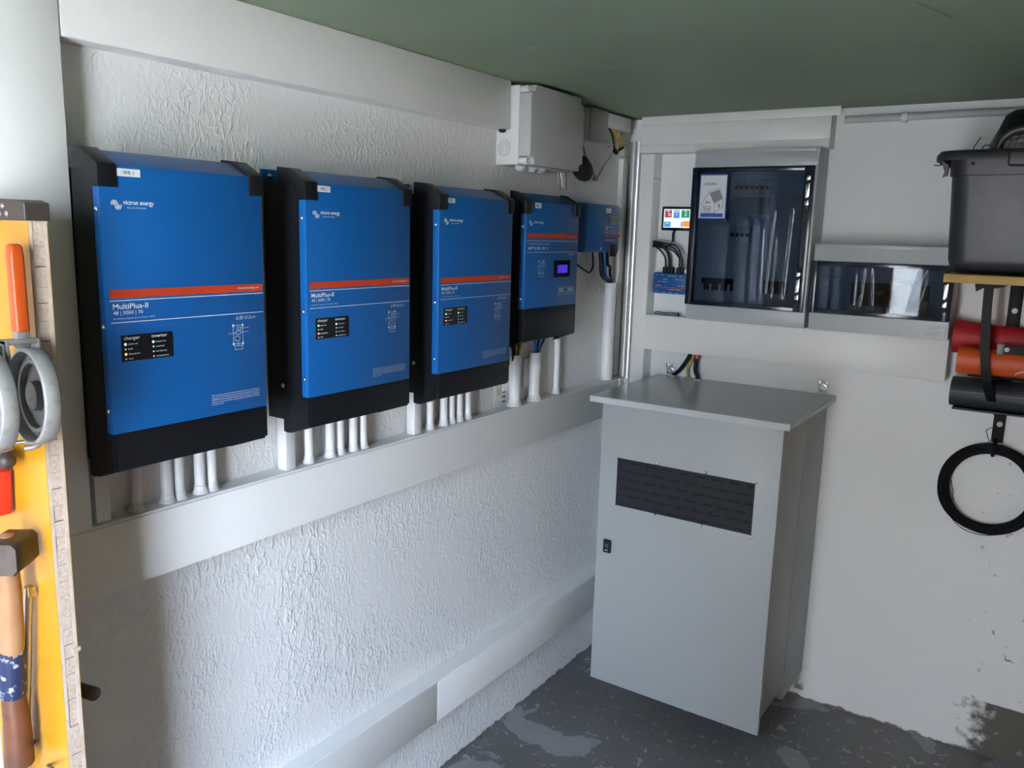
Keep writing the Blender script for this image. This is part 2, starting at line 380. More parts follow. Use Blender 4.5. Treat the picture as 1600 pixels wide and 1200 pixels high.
MB().box(.049, .053, .6345, 2.835, .9765, 1.1045).build('cover', M['trunk'], t, .0012)
MB().box(.046, .0545, 2.838, 2.860, .9755, 1.110).build('end_joint', M['trunk'], t, .001)
t = thing('cable_trunking', 'white cable trunking low on the left wall, running to the grey cabinet', 'cable trunking', (0, 1.6, .20))
MB().box(.0005, .050, .6345, 2.09, .222, .3535).box(.0005, .050, 2.092, 2.935, .222, .3535).build('trunking_base', M['trunk'], t)
MB().box(.050, .054, .6345, 1.748, .2225, .349).box(.050, .054, 1.75, 2.935, .2225, .349).build('cover', M['trunk'], t, .0012)

# ------------------------------------------------------------------ inverters
RY = (0, 1, 0); UZ = (0, 0, 1)
def logo(pl, mb, a, b, s):          # two interlocking striped waves, s = overall width
    k = s/.018
    for q in (0, 1):
        ox, oy, sg = (a, b, 1) if q == 0 else (a+.0062*k, b-.0062*k, -1)
        pts = lambda ins: [(ox+(.0004+ins)*k, oy-.0035*k*sg-.0035*k), (ox+(.0010+ins)*k, oy-.0035*k+.0008*k*sg), (ox+(.0026+ins*.8)*k, oy-.0035*k+(.0034-ins*.9)*k*sg), (ox+(.0086-ins*.8)*k, oy-.0035*k+(.0034-ins*.9)*k*sg), (ox+(.0108-ins)*k, oy-.0035*k+.0008*k*sg), (ox+(.0114-ins)*k, oy-.0035*k-.0035*k*sg)]
        if q == 0: P = [[(x, y if i else y+.0002) for i, (x, y) in enumerate(pts(ins))] for ins in (0, .0022, .0043)]
        else: P = [pts(ins) for ins in (0, .0022, .0043)]
        for path in P:
            path = [(x, min(y, b+.001*k)) for x, y in path]
            if q == 0: path[0] = (path[0][0], oy-.0068*k)
            pl.strip(mb, path, .00125*k)
def symbols(pl, mb, a, b, s):       # CE row
    pl.strip(mb, [(a, b), (a+s*.5, b+s), (a+s, b), (a, b)], s*.12)
    pl.frame(mb, a+1.6*s, b, a+2.7*s, b+s, s*.12); pl.frame(mb, a+1.9*s, b+.25*s, a+2.4*s, b+.75*s, s*.12)
    pl.text(mb, 'CE', a+3.3*s, b, s*1.35)
    pl.strip(mb, [(a+5.3*s, b), (a+5.8*s, b+s), (a+6.4*s, b), (a+5.3*s, b)], s*.14)
    pl.text(mb, 'IP21', a+6.8*s, b, s*1.0)
def diagram(pl, mb, a0, b0, a1, b1, k=1):
    w = .0007*k; h = b1-b0; c = (a0+a1)/2
    y0 = b0+h*.24
    pl.frame(mb, a0, y0, a1, b1, w)
    for x, y in ((a0, y0), (a0, b1), (a1, y0), (a1, b1)): pl.rect(mb, x-.0017*k, y-.0025*k, x+.0017*k, y+.0025*k)
    pl.frame(mb, a0+.003*k, b0, a1-.001*k, b0+h*.15, w); pl.strip(mb, [(c, b0+h*.15), (c, y0+h*.1)], w)
    pl.strip(mb, [(c-.002*k+.006*k*math.cos(t*.52), y0+h*.22+.005*k*math.sin(t*.52)) for t in range(13)], w)
    pl.frame(mb, c-.005*k, y0+h*.40, c+.006*k, y0+h*.52, w); pl.frame(mb, c-.002*k, y0+h*.58, c+.007*k, y0+h*.68, w)
    pl.strip(mb, [(a0-.012*k, y0+h*.44), (c-.005*k, y0+h*.46)], w); pl.strip(mb, [(c+.006*k, y0+h*.46), (a1+.014*k, y0+h*.48)], w); pl.strip(mb, [(c+.007*k, y0+h*.63), (a1+.014*k, y0+h*.64)], w)

def case(root, y0, zt, Wd, D, Hf, vblue, screws, wallscrew=None):
    zb = zt-Hf; e = D-.151; za = zt-vblue
    X = lambda x: x+e
    # blue sheet-metal cover wrapping over the top and a little round the sides
    MB().prism([(.072, zt+.0285), (X(.105), zt+.0245), (X(.151), zt), (X(.151), za), (X(.131), za), (X(.131), zt-.006), (X(.098), zt+.012), (.072, zt+.016)], 'y', y0+.001, y0+Wd-.001).build('front_cover', M['blue'], root, .0012)
    for sgn, name in ((0, 'side_panel'), (1, 'side_panel')):
        a, b = (y0+.0008, y0+.006) if not sgn else (y0+Wd-.006, y0+Wd-.0008)
        MB().prism([(.072, zb-.018), (X(.085), zb-.020), (X(.1505), zb+.004), (X(.1505), za-.0005), (X(.1305), za-.0005), (X(.1305), zt-.007), (.072, zt+.010)], 'y', a, b).build(name, M['black'], root)
        a, b = (y0-.0025, y0+.0300) if not sgn else (y0+Wd-.0305, y0+Wd+.0025)
        MB().prism([(.071, zt-.004), (.071, zt+.0325), (X(.106), zt+.029), (X(.1545), zt+.0025), (X(.1545), zt-.0345), (X(.128), zt-.0345), (X(.120), zt-.006)], 'y', a, b).build('corner_cap', M['black'], root, .0014)
        a, b = (y0+.0065, y0+.056) if not sgn else (y0+Wd-.042, y0+Wd-.0065)
        MB().prism([(.074, zb-.012), (.074, zb-.021), (X(.088), zb-.021), (X(.146), zb-.0005), (X(.146), zb+.001), (.08, zb+.001)], 'y', a, b).build('foot', M['black'], root)
    MB().prism([(.073, zb+.0), (X(.151), zb), (X(.151), za-.0006), (.073, za-.0006)], 'y', y0+.0065, y0+Wd-.0065).build('bottom_cover', M['black'], root, .001)
    MB().box(.008, .073, y0+.014, y0+Wd-.014, zb+.004, zt+.004).build('rear_housing', M['black'], root)
    MB().box(.001, .008, y0+Wd-.055, y0+Wd-.008, zt+.003, zt+.030).build('mounting_tab', M['blue'], root)
    tab = MB().box(.001, .008, y0+.012, y0+.055, zt+.003, zt+.030).build('mounting_tab', M['blue'], root)
    MB().dome((.008, y0+.032, zt+.016), (1, 0, 0), .006, .005).build('screw', M['screw'], tab)
    for z in screws:
        MB().lathe((X(.1405), y0+.001, z), (0, -1, 0), [(0, .0045), (.0012, .0045), (.003, .0032), (.0042, .0004)], 12).build('screw', M['screw'], root)
    if wallscrew: MB().lathe((wallscrew[0], y0+.0012, wallscrew[1]), (0, -1, 0), [(0, .005), (.001, .005), (.0028, .003), (.0034, .0004)], 12).build('screw', M['zinc'], root)
    return zb

def name_tag(pl, root, a0, b0, a1, b1, txt, ta, size, tw):
    mb = MB(); pl.rect(mb, a0, b0, a1, b1, .0002)
    n = mb.add([], []).build('label_sticker', M['label'], root)
    mb = MB(); pl.text(mb, txt, ta, b0+(b1-b0)*.27, size, tw, .012, .0005); mb.build('lettering', M['ink'], n)

def inverter(y0, zt, tagtxt, tagbox, label, wallscrew):
    root = thing('inverter', label, 'inverter', (0, y0, zt-.5076-.021), None)
    case(root, y0, zt, .323, .151, .5076, .4427, (zt-.0705, zt-.261, zt-.403), wallscrew)
    pl = Pl((.1513, y0, zt), RY, UZ)
    mb = MB(); pl.rect(mb, .0085, -.2138, .3185, -.1998); st = mb.build('orange_stripe', M['orange'], root)
    mb = MB(); pl.text(mb, 'www.victronenergy.com', .309, -.2082, .0062, .049, 0, .0003, True); mb.build('lettering', M['white'], st)
    mb = MB(); pl.rect(mb, .0075, -.2186, .3185, -.2173); pl.rect(mb, .0075, -.2548, .3185, -.2536)
    logo(pl, mb, .0193, -.0555, .0185)
    pl.text(mb, 'victron energy', .0405, -.0612, .0105, .055, .02); pl.text(mb, 'BLUE POWER', .0475, -.0675, .0032, .034)
    pl.text(mb, 'MultiPlus-II', .0125, -.2318, .0125, .063, .015); pl.text(mb, '48 | 5000 | 70', .0125, -.2410, .0086, .053)
    pl.text(mb, 'for inverter capacity see A | inverter 230 V', .0125, -.2487, .0036, .075)
    symbols(pl, mb, .2545, -.2650, .0055); diagram(pl, mb, .2473, -.3225, .2690, -.2765)
    lines = ['When designing with this product the device must be used as described in', 'the manual. It must be placed in a heat resistant area and kept dry. Always', 'WARNING: before opening the device disconnect all the sources of supply and', 'battery or other power before cleaning. Please read the manual before', 'installation only.']
    for i, s in enumerate(lines): pl.text(mb, s, .1945, -.4050-.0043*i, .0036, .1095 if i < 4 else .026)
    mb.build('lettering', M['white'], root)
    name_tag(pl, root, *tagbox, tagtxt, tagbox[0]+(tagbox[2]-tagbox[0])*.25, .0085, (tagbox[2]-tagbox[0])*.46)
    # status panel
    mb = MB(); y1, y2, z1, z2 = y0+.0228, y0+.1198, zt-.3206, zt-.2760
    mb.box(.1510, .1518, y1, y2, z1, z2); sp_ = mb.build('status_panel', M['glossblack'], root, .0012, bseg=1)
    p2 = Pl((.1518, y0, zt), RY, UZ); mb = MB()
    mb2 = MB(); p2.text(mb, 'charger', .0283, -.2838, .0082, .0285); p2.text(mb2, 'inverter', .0790, -.2838, .0082, .0295)
    zs = (-.2914, -.2998, -.3082, -.3164)
    for i, (l, r) in enumerate((('mains on', 'inverter on'), ('bulk', 'overload'), ('absorption', 'low battery'), ('float', 'temperature'))):
        p2.text(mb, l, .0352, zs[i]-.0012, .0042, (.017, .008, .021, .0085)[i]); p2.text(mb2, r, .0862, zs[i]-.0012, .0042, (.019, .0155, .0205, .0235)[i])
    mb.build('charger_lettering', M['white'], sp_); mb2.build('inverter_lettering', M['white'], sp_)
    for a, col in ((.0303, (1, 0, 2, 0)), (.0813, (1, 0, 0, 0))):
        for z, c in zip(zs, col):
            r_ = .0024 if c else .0016
            MB().dome(p2.p(a, z), (1, 0, 0), r_, .0012).build('indicator_lamp', (M['white'], M['led_green'], M['led_orange'])[c], sp_)
    return root
inverter(.7527, 1.7404, 'WR 1', (.0320, -.0165, .0733, -.0040), 'large blue inverter tagged WR 1, nearest to the yellow board', None)
inverter(1.1835, 1.7389, 'WR 2', (.0320, -.0165, .0690, -.0040), 'large blue inverter tagged WR 2, the middle one of the three', (.072, 1.314))
inverter(1.6119, 1.7355, 'WR 3', (.0320, -.0165, .0620, -.0050), 'large blue inverter tagged WR 3, next to the shorter unit with the blue screen', (.072, 1.314))

# solar charger with the same case, shorter, with an LCD
y0, zt = 2.0371, 1.7395
root = thing('solar_charge_controller', 'shorter blue charge controller with a small lit blue-violet screen', 'charge controller', (0, y0, zt-.4065-.021))
case(root, y0, zt, .3091, .1272, .4065, .3096, (zt-.0705, zt-.280), (.06, 1.44))
pl = Pl((.1275, y0, zt), RY, UZ)
mb = MB(); pl.rect(mb, .0085, -.1030, .3045, -.0885); st = mb.build('orange_stripe', M['orange'], root)
mb = MB(); pl.text(mb, 'www.victronenergy.com', .298, -.0985, .0055, .045, 0, .0003, True); mb.build('lettering', M['white'], st)
mb = MB(); pl.rect(mb, .0075, -.1115, .3045, -.1102); pl.rect(mb, .0075, -.1448, .3055, -.1436)
logo(pl, mb, .0165, -.0535, .0185); pl.text(mb, 'victron energy', .0400, -.0600, .0100, .055, .02)
pl.text(mb, 'SmartSolar charge controller', .0180, -.1212, .0058, .118); pl.text(mb, 'MPPT RS 450 | 100 - Tr', .0170, -.1362, .0112, .112, .012)
symbols(pl, mb, .247, -.1535, .0050); diagram(pl, mb, .075, -.2165, .103, -.1705)
pl.frame(mb, .194, -.2760, .292, -.2525, .0006); pl.strip(mb, [(.250, -.2760), (.250, -.2525)], .0006); pl.strip(mb, [(.194, -.2690), (.292, -.2690)], .0006)
for i in range(3): pl.rect(mb, .198, -.2575-.004*i, .226, -.2560-.004*i); pl.rect(mb, .254, -.2575-.004*i, .286, -.2560-.004*i)
mb.build('lettering', M['white'], root)
name_tag(pl, root, .046, -.0165, .080, -.0010, 'MPPT1', .052, .0085, .021)
d = MB().box(.1270, .1285, y0+.164, y0+.262, zt-.2210, zt-.1690).build('display_bezel', M['glossblack'], root, .001, bseg=1)
mb = MB(); Pl((.1285, y0, zt), RY, UZ).rect(mb, .184, -.2080, .244, -.1835); mb.build('lit_screen', M['lcd_blue'], d)

# small rounded solar charger in the corner
root = thing('solar_charge_controller', 'small blue charge controller with rounded corners, in the room corner', 'charge controller', (0, 2.575, 1.585))
prof = [(.012, 2.452), (.050, 2.434), (.074, 2.437), (.088, 2.448), (.096, 2.470), (.0995, 2.52), (.1005, 2.60), (.0985, 2.675), (.091, 2.705), (.070, 2.716), (.012, 2.716)]
mb = MB(); n = len(prof); zz = [1.592, 1.600, 1.744, 1.754]; vs = []
for i, z in enumerate(zz):
    k = .93 if i in (0, 3) else 1.0
    for x, y in prof: vs.append((x*k if x > .02 else x, 2.575+(y-2.575)*(.985 if i in (0, 3) else 1), z))
mb.add(vs, [(i*n+k, i*n+(k+1) % n, (i+1)*n+(k+1) % n, (i+1)*n+k) for i in range(3) for k in range(n)], True)
mb.add([vs[k] for k in range(n)], [list(range(n))[::-1]]); mb.add([vs[3*n+k] for k in range(n)], [list(range(n))])
mb.build('body', M['blue2'], root)
for z in (1.606, 1.728): MB().box(.001, .016, 2.425, 2.735, z, z+.016).build('mounting_strip', M['black'], root)
pl = Pl((.1012, 0, 0), RY, UZ)
mb = MB(); pl.rect(mb, 2.572, 1.6445, 2.690, 1.6525); mb.build('red_stripe', M['orange'], root)
mb = MB(); logo(pl, mb, 2.577, 1.682, .017); pl.text(mb, 'victron', 2.600, 1.676, .008, .03)
pl.text(mb, 'SmartSolar charge controller', 2.573, 1.6645, .005, .080); pl.text(mb, 'MPPT 250 | 60 - Tr', 2.573, 1.6555, .0078, .11)
pl.strip(mb, [(2.553, 1.612), (2.553, 1.634)], .001); pl.disc(mb, 2.550, 1.605, .005)
for i in range(2): pl.rect(mb, 2.572, 1.635-.004*i, 2.650, 1.6362-.004*i)
mb.build('lettering', M['white'], root)
mb = MB(); pl.rect(mb, 2.576, 1.726, 2.612, 1.741, .0002); n_ = mb.build('label_sticker', M['label'], root)
mb = MB(); pl.text(mb, 'MPPT2', 2.582, 1.7305, .0075, .022, .012, .0005); mb.build('lettering', M['ink'], n_)
d = MB().box(.0995, .1020, 2.604, 2.668, 1.689, 1.716).build('window', M['glossblack'], root, .001, bseg=1)
mb = MB()
for i in range(2): Pl((.1020, 0, 0), RY, UZ).rect(mb, 2.614, 1.692+.012*i, 2.656, 1.700+.012*i)
mb.build('terminal_block', M['greyink'], d)
MB().box(.0990, .1075, 2.603, 2.665, 1.586, 1.622).build('plug', M['black'], root, .003)
MB().box(.0990, .1055, 2.616, 2.660, 1.578, 1.587).build('plug_tail', M['black'], root, .002)
MB().dome((.1008, 2.587, 1.7125), (1, 0, 0), .003, .001).build('indicator_lamp', M['black'], root)
t = thing('charger_cables', 'thick black and blue cables under the small corner charge controller', 'cable', (.05, 2.68, 1.47))
cable('black_cable', M['wire_black'], t, [(.05, 2.645, 1.594), (.052, 2.648, 1.555), (.052, 2.655, 1.520), (.045, 2.685, 1.500), (.026, 2.745, 1.490), (.022, 2.786, 1.474), (.02, 2.786, 1.45)], .0075)
cable('blue_cable', M['wire_blue'], t, [(.05, 2.672, 1.594), (.052, 2.676, 1.56), (.050, 2.686, 1.525), (.040, 2.715, 1.505), (.022, 2.775, 1.493), (.018, 2.790, 1.474), (.016, 2.788, 1.45)], .0065)
cable('black_cable', M['wire_black'], t, [(.05, 2.693, 1.594), (.05, 2.700, 1.57), (.045, 2.715, 1.545), (.040, 2.742, 1.538), (.030, 2.765, 1.510), (.020, 2.797, 1.475), (.02, 2.797, 1.45)], .0055)
tag(MB().tube(smooth_path([(.05, 2.585, 1.594), (.05, 2.592, 1.56), (.05, 2.590, 1.535), (.052, 2.565, 1.521), (.055, 2.53, 1.529), (.058, 2.48, 1.545), (.06, 2.42, 1.57), (.06, 2.375, 1.60)]), .0032, 8).build('thin_cable', M['wire_black']), 'thin black cable looping between the two charge controllers', 'cable')

# ------------------------------------------------------------------ conduits between inverters and the lower trunking
ordn = ['first', 'second', 'third', 'fourth', 'fifth', 'sixth']
def conduit(y, x, r, z1, label, square=False, collar=True, z0=1.1095):
    t = thing('conduit_pipe', label, 'conduit', (x, y, z0), 'conduits under the blue units')
    if square: MB().box(x-r, x+r, y-r, y+r, z0, z1).build('tube', M['pipe'], t, .003)
    else: MB().cyl((x, y, z0), (x, y, z1), r, None, 18).build('tube', M['pipe'], t)
    if collar: MB().lathe((x, y, z0), UZ, [(0, r*1.42), (.004, r*1.42), (.0055, r*1.30), (.009, r*1.16), (.016, r*1.12), (.0175, r*1.0)], 18).build('collar', M['pipe'], t)
    return t
for ys, who in (((.789, .862, .928, .956, 1.003, 1.031), 'the inverter nearest the yellow board'), ((1.228, 1.296, 1.363, 1.395, 1.440, 1.474), 'the middle large inverter'), ((1.667, 1.736, 1.797, 1.831, 1.867, 1.908), 'the large inverter farthest from the board')):
    for i, y in enumerate(ys):
        if i == 0: conduit(y, .028, .0145, 1.235, 'thicker square-edged white conduit, leftmost below '+who, True, False)
        else: conduit(y, .026, (.0, .0105, .0112, .0105, .0110, .0105)[i], 1.235, 'collared white conduit, '+ordn[i]+' from left, below '+who)
conduit(2.424, .018, .0105, 1.335, 'thin white conduit right of the bundled wires, below the shorter blue unit')
def clip_conduit(y, label, z1):
    t = conduit(y, .024, .0185, z1, label)
    MB().box(.0005, .008, y-.040, y+.022, z1-.20+.085, z1-.018).build('backing_strip', M['pipe'], t, .002)
    MB().lathe((.024, y, z1-.055), UZ, [(0, .0195), (0, .0208), (.022, .0208), (.022, .0195)], 18).build('clamp', M['pipe'], t)
    MB().box(.010, .020, y+.016, y+.030, z1-.050, z1-.036).build('clamp_lug', M['pipe'], t, .002)
    MB().dome((.020, y+.024, z1-.043), (1, 0, 0), .0042, .003).build('screw', M['screw'], t)
clip_conduit(2.158, 'thick grey-white conduit with yellow-green wires coming out of its top', 1.272)
clip_conduit(2.274, 'thick grey-white conduit with blue and black wires coming out of its top', 1.268)
t = thing('wire_bundle', 'black and yellow-green wires entering the thick conduit right of inverter WR 3', 'cable', (.024, 2.14, 1.26))
for i, (dy, m) in enumerate(((-.016, 'wire_black'), (-.009, 'wire_black'), (-.001, 'wire_yellow'), (.005, 'wire_black'), (.012, 'wire_yellow'))):
    cable('wire', M[m], t, [(.03, 2.140+dy*1.4, 1.345), (.034, 2.150+dy*1.9, 1.31), (.03, 2.154+dy*1.3, 1.285), (.024+.004*(i % 2), 2.157+dy*.8, 1.25)], .0036)
t = thing('wire_bundle', 'blue and black wires entering the conduit under the shorter blue unit', 'cable', (.024, 2.27, 1.25))
for i, (dy, m) in enumerate(((-.030, 'wire_blue'), (-.010, 'wire_black'), (.006, 'wire_blue'), (.024, 'wire_black'))):
    cable('wire', M[m], t, [(.04, 2.274+dy*1.2, 1.345), (.04, 2.274+dy, 1.31), (.034, 2.274+dy*.45, 1.282), (.024+.004*(i % 2), 2.274+dy*.3, 1.25)], .0040)
t = thing('marked_plate', 'small grey plate with black dashes on the wall beside the wire conduit', 'plate', (.002, 2.115, 1.112))
MB().box(.0005, .003, 2.078, 2.140, 1.112, 1.182).build('plate', M['jbox'], t, .0008)
mb = MB(); pl = Pl((.003, 0, 0), RY, UZ)
for i in range(4): pl.rect(mb, 2.118, 1.122+.0155*i, 2.138, 1.1265+.0155*i)
for i in range(2): pl.rect(mb, 2.092+.012*i, 1.148, 2.0945+.012*i, 1.168)
mb.build('markings', M['ink'], t)
# riser pipes and strips in the corner
t = thing('riser_pipe', 'grey plastic pipe rising beside the corner, black cables entering its top', 'pipe', (.022, 2.79, 1.1095))
MB().cyl((.022, 2.790, 1.1095), (.020, 2.790, 1.476), .0225, None, 20).build('tube', M['pipe'], t)
MB().box(.0005, .010, 2.735, 2.79, 1.440, 1.458).build('clamp', M['pipe'], t, .002)
MB().lathe((.0205, 2.790, 1.437), UZ, [(0, .0228), (0, .0246), (.022, .0246), (.022, .0228)], 18).build('clamp_ring', M['pipe'], t)
t = thing('cable_trunking', 'narrow white vertical trunking on the left wall close to the corner', 'cable trunking', (0, 2.87, 1.115))
MB().box(.0005, .020, 2.850, 2.893, 1.116, 1.934).build('cover', M['trunk'], t, .001)
MB().box(.0005, .017, 2.853, 2.878, 1.938, 1.975).build('upper_piece', M['trunk'], t, .001)
tag(MB().cyl((.040, 2.896, 1.11), (.040, 2.896, 1.992), .0150, None, 20).build('metal_conduit', M['galv']), 'grey galvanised conduit pipe standing in the corner, left of the two', 'pipe')
tag(MB().cyl((.0655, 2.880, 1.11), (.0655, 2.880, 1.992), .0125, None, 20).build('metal_conduit', M['chrome']), 'shiny conduit pipe standing in the corner beside the white trunking, right of the two', 'pipe')

# ------------------------------------------------------------------ junction box under the ceiling
t = thing('junction_box', 'large light-grey junction box under the ceiling at the end of the upper trunking', 'junction box', (0, 2.21, 1.843))
JY0, JY1, JZ0, JZ1 = 2.0565, 2.362, 1.845, 2.066
MB().box(.001, .081, JY0, JY1, JZ0, JZ1).build('box_base', M['jbox'], t, .004)
nt_ = .024
prof = [(JY0+nt_, JZ0), (JY1-nt_, JZ0), (JY1-nt_+.004, JZ0+nt_-.006), (JY1, JZ0+nt_), (JY1, JZ1-nt_), (JY1-nt_+.004, JZ1-nt_+.006), (JY1-nt_, JZ1), (JY0+nt_, JZ1), (JY0+nt_-.004, JZ1-nt_+.006), (JY0, JZ1-nt_), (JY0, JZ0+nt_), (JY0+nt_-.004, JZ0+nt_-.006)]
lid = MB().prism(prof, 'x', .0818, .122).build('cover', mat('shaded_grey_cover', (.40, .405, .405, 1), .25), t, .0015)  # front shade put into the colour: darker grey than the box base
for y in (JY0+.011, JY1-.011):
    for z in (JZ0+.011, JZ1-.011): MB().lathe((.081, y, z), (1, 0, 0), [(0, .0095), (.024, .0095), (.026, .008), (.026, .006), (.022, .006)], 14).build('corner_screw', M['jbox'], t)
pl = Pl((.031, JY0, 1.893), (-1, 0, 0), UZ)
mb = MB()
for r in (.021, .014, .007): mb.tube([pl.p(r*math.cos(k*math.pi/10), r*math.sin(k*math.pi/10)) for k in range(20)], .0022, 6, closed=True)
mb.build('knockout_rings', mat('ring_grey', (.48, .49, .49, 1), .45), t)
for i, y in enumerate((2.115, 2.175, 2.225)):
    MB().lathe((.052, y, JZ0), (0, 0, -1), [(0, .017), (.006, .017), (.008, .014), (.013, .012), (.015, .004)], 16).build('cable_grommet', M['jbox'], t)
MB().lathe((.030, 2.046, 1.9435), (0, 0, -1), [(0, .011), (.004, .011), (.008, .007), (.009, .002)], 14).build('black_plug', M['rubber'], t)
tag(MB().lathe((.050, 2.452, 1.895), Vector((.0, .72, -.55)), [(0, .012), (.006, .024), (.022, .032), (.05, .034), (.072, .030), (.088, .020), (.098, .008)], 18).build('rubber_sleeve', M['rubber']), 'black rubber cable sleeve hanging at the right end of the big junction box', 'cable sleeve')
t = thing('wire_loop', 'pale wire ends hanging under the big junction box', 'cable', (.06, 2.42, 1.79))
cable('wire', M['wire_grey'], t, [(.062, 2.352, 1.842), (.066, 2.352, 1.815), (.064, 2.364, 1.795), (.06, 2.372, 1.80), (.058, 2.372, 1.842)], .0022)
cable('wire', mat('cream_cable', (.60, .54, .42, 1), .5), t, [(.060, 2.335, 1.842), (.065, 2.338, 1.818), (.063, 2.344, 1.80), (.06, 2.352, 1.815), (.058, 2.355, 1.842)], .0036)
cable('wire', M['wire_grey'], t, [(.056, 2.325, 1.842), (.06, 2.324, 1.81), (.058, 2.336, 1.788), (.052, 2.350, 1.80)], .0015)
# second small box, short trunking and loose wires in the corner
t = thing('junction_box', 'small grey cover box beside the big junction box, near the corner', 'junction box', (0, 2.61, 1.966))
MB().box(.001, .044, 2.535, 2.657, 1.968, 2.070).build('box_base', M['jbox'], t, .002)
MB().box(.044, .050, 2.533, 2.659, 1.9665, 2.071).build('cover', mat('mid_grey_cover', (.40, .41, .40, 1), .45), t, .0012)
tag(MB().box(.001, .048, 2.662, 2.838, 2.020, 2.068).build('cable_trunking', M['jbox'], None, .0012), 'short grey trunking piece under the ceiling between the small box and the corner', 'cable trunking')
t = thing('loose_wires', 'yellow-green and black wires hanging loose from the short trunking in the corner', 'cable', (.04, 2.75, 1.95))
for i, (m, pts, r) in enumerate((('wire_yellow', [(.030, 2.705, 2.03), (.038, 2.722, 2.005), (.040, 2.745, 1.975), (.038, 2.762, 1.958)], .0034), ('wire_yellow', [(.030, 2.725, 2.03), (.040, 2.742, 2.01), (.040, 2.768, 1.985), (.036, 2.790, 1.972)], .0034),
        ('wire_yellow', [(.030, 2.738, 2.03), (.040, 2.752, 2.012), (.042, 2.775, 1.995), (.038, 2.80, 1.984)], .0030), ('wire_black', [(.032, 2.690, 2.03), (.040, 2.706, 2.005), (.040, 2.726, 1.972), (.034, 2.744, 1.948)], .0036),
        ('wire_yellow', [(.034, 2.785, 1.975), (.040, 2.806, 1.988), (.036, 2.835, 1.983)], .0030), ('wire_yellow', [(.034, 2.78, 1.962), (.042, 2.80, 1.972), (.038, 2.835, 1.966)], .0030), ('wire_grey', [(.030, 2.70, 1.955), (.042, 2.735, 1.975), (.042, 2.765, 1.998), (.034, 2.80, 2.018)], .0026),
        ('wire_grey', [(.030, 2.668, 2.012), (.038, 2.676, 1.985), (.036, 2.69, 1.975)], .0026))):
    cable('wire', M[m], t, pts, r)
MB().tube([(.036, 2.742, 1.950), (.036, 2.758, 1.942)], .008, 10).tube([(.038, 2.770, 1.952), (.036, 2.800, 1.966)], [.004, .008], 10).build('connector', M['rubber'], t)
t = thing('hanging_cable', 'two thin grey cables meeting at a staple below the small cover box', 'cable', (.02, 2.6, 1.85))
cable('wire', M['wire_grey'], t, [(.02, 2.50, 2.00), (.02, 2.535, 1.955), (.018, 2.58, 1.90), (.015, 2.655, 1.845)], .0035)
cable('wire', M['wire_grey'], t, [(.03, 2.76, 1.96), (.022, 2.735, 1.925), (.016, 2.70, 1.89), (.012, 2.665, 1.848)], .0030)
MB().box(.001, .012, 2.652, 2.672, 1.838, 1.852).build('staple', M['wire_grey'], t, .002)

# ------------------------------------------------------------------ back wall trunkings
def trunk_back(label, x0, x1, z0, z1, d, covers, ends=True, dn='cable_trunking'):
    t = thing(dn, label, 'cable trunking', ((x0+x1)/2, YB, z0))
    MB().box(x0, x1, YB-d+.004, YB-.0005, z0, z1).build('trunking_base', M['trunk'], t, .0008)
    for a, b, c, e in covers: MB().box(a, b, YB-d, YB-d+.004, c, e).build('cover', M['trunk'], t, .0012)
    return t
t = trunk_back('white trunking under the ceiling above the tall smoked-door box', .0835, .745, 1.9490, H-.001, .069, [(.0745, .746, 1.978, 2.0465)])
MB().box(.0765, .772, YB-.0680, YB-.065, 2.048, H-.001).box(.0745, .744, YB-.0675, YB-.065, 1.9490, 1.9765).build('side_strip', M['trunk'], t, .0008)
trunk_back('white vertical trunking in the corner, left of the smoked-door boxes', .0815, .1355, 1.0, 1.947, .069, [(.0815, .1350, 1.0, 1.9465)])
MB().box(.1356, .1364, YB-.068, YB-.002, 1.86, 1.862).build('joint_line', M['greyink'], t)
trunk_back('wide white trunking below the smoked-door boxes, above the grey cabinet', .1362, 1.158, 1.2305, 1.3625, .0736, [(.1362, 1.1585, 1.231, 1.362)])

# conduit under the ceiling on the right
t = thing('conduit_pipe', 'grey plastic conduit running along the back wall under the ceiling', 'conduit', (1.2, YB-.014, 2.03))
MB().cyl((.774, YB-.013, 2.040), (1.75, YB-.013, 2.043), .0118, None, 16).build('tube', mat('mid_grey_pvc', (.46, .47, .47, 1), .42), t)
for x in (.953, 1.5): MB().lathe((x-.008, YB-.013, 2.0405), (1, 0, 0), [(0, .0122), (0, .0148), (.016, .0148), (.016, .0122)], 16).box(x-.006, x+.006, YB-.013, YB-.0005, 2.024, 2.030).build('clip', M['pipe'], t)

# ------------------------------------------------------------------ distribution boxes
FY = YB-.124
def latch(root, x, z0, z1):
    d = MB().box(x-.0085, x+.0085, FY-.0125, FY-.004, z0, z1).build('latch', M['black'], root, .004)
    h = z1-z0
    MB().prism([(x-.0065, z0+h*.30), (x+.0065, z0+h*.36), (x+.0065, z0+h*.72), (x-.0065, z0+h*.66)], 'y', FY-.0150, FY-.0120).build('latch_lever', M['screw'], d, .001)
    MB().prism([(x-.0065, z0+h*.12), (x+.0065, z0+h*.12), (x+.0065, z0+h*.27), (x-.0065, z0+h*.22)], 'y', FY-.0140, FY-.0120).prism([(x-.0065, z0+h*.76), (x+.0065, z0+h*.81), (x+.0065, z0+h*.9), (x-.0065, z0+h*.9)], 'y', FY-.0140, FY-.0120).build('latch_face', M['screw'], d, .001)

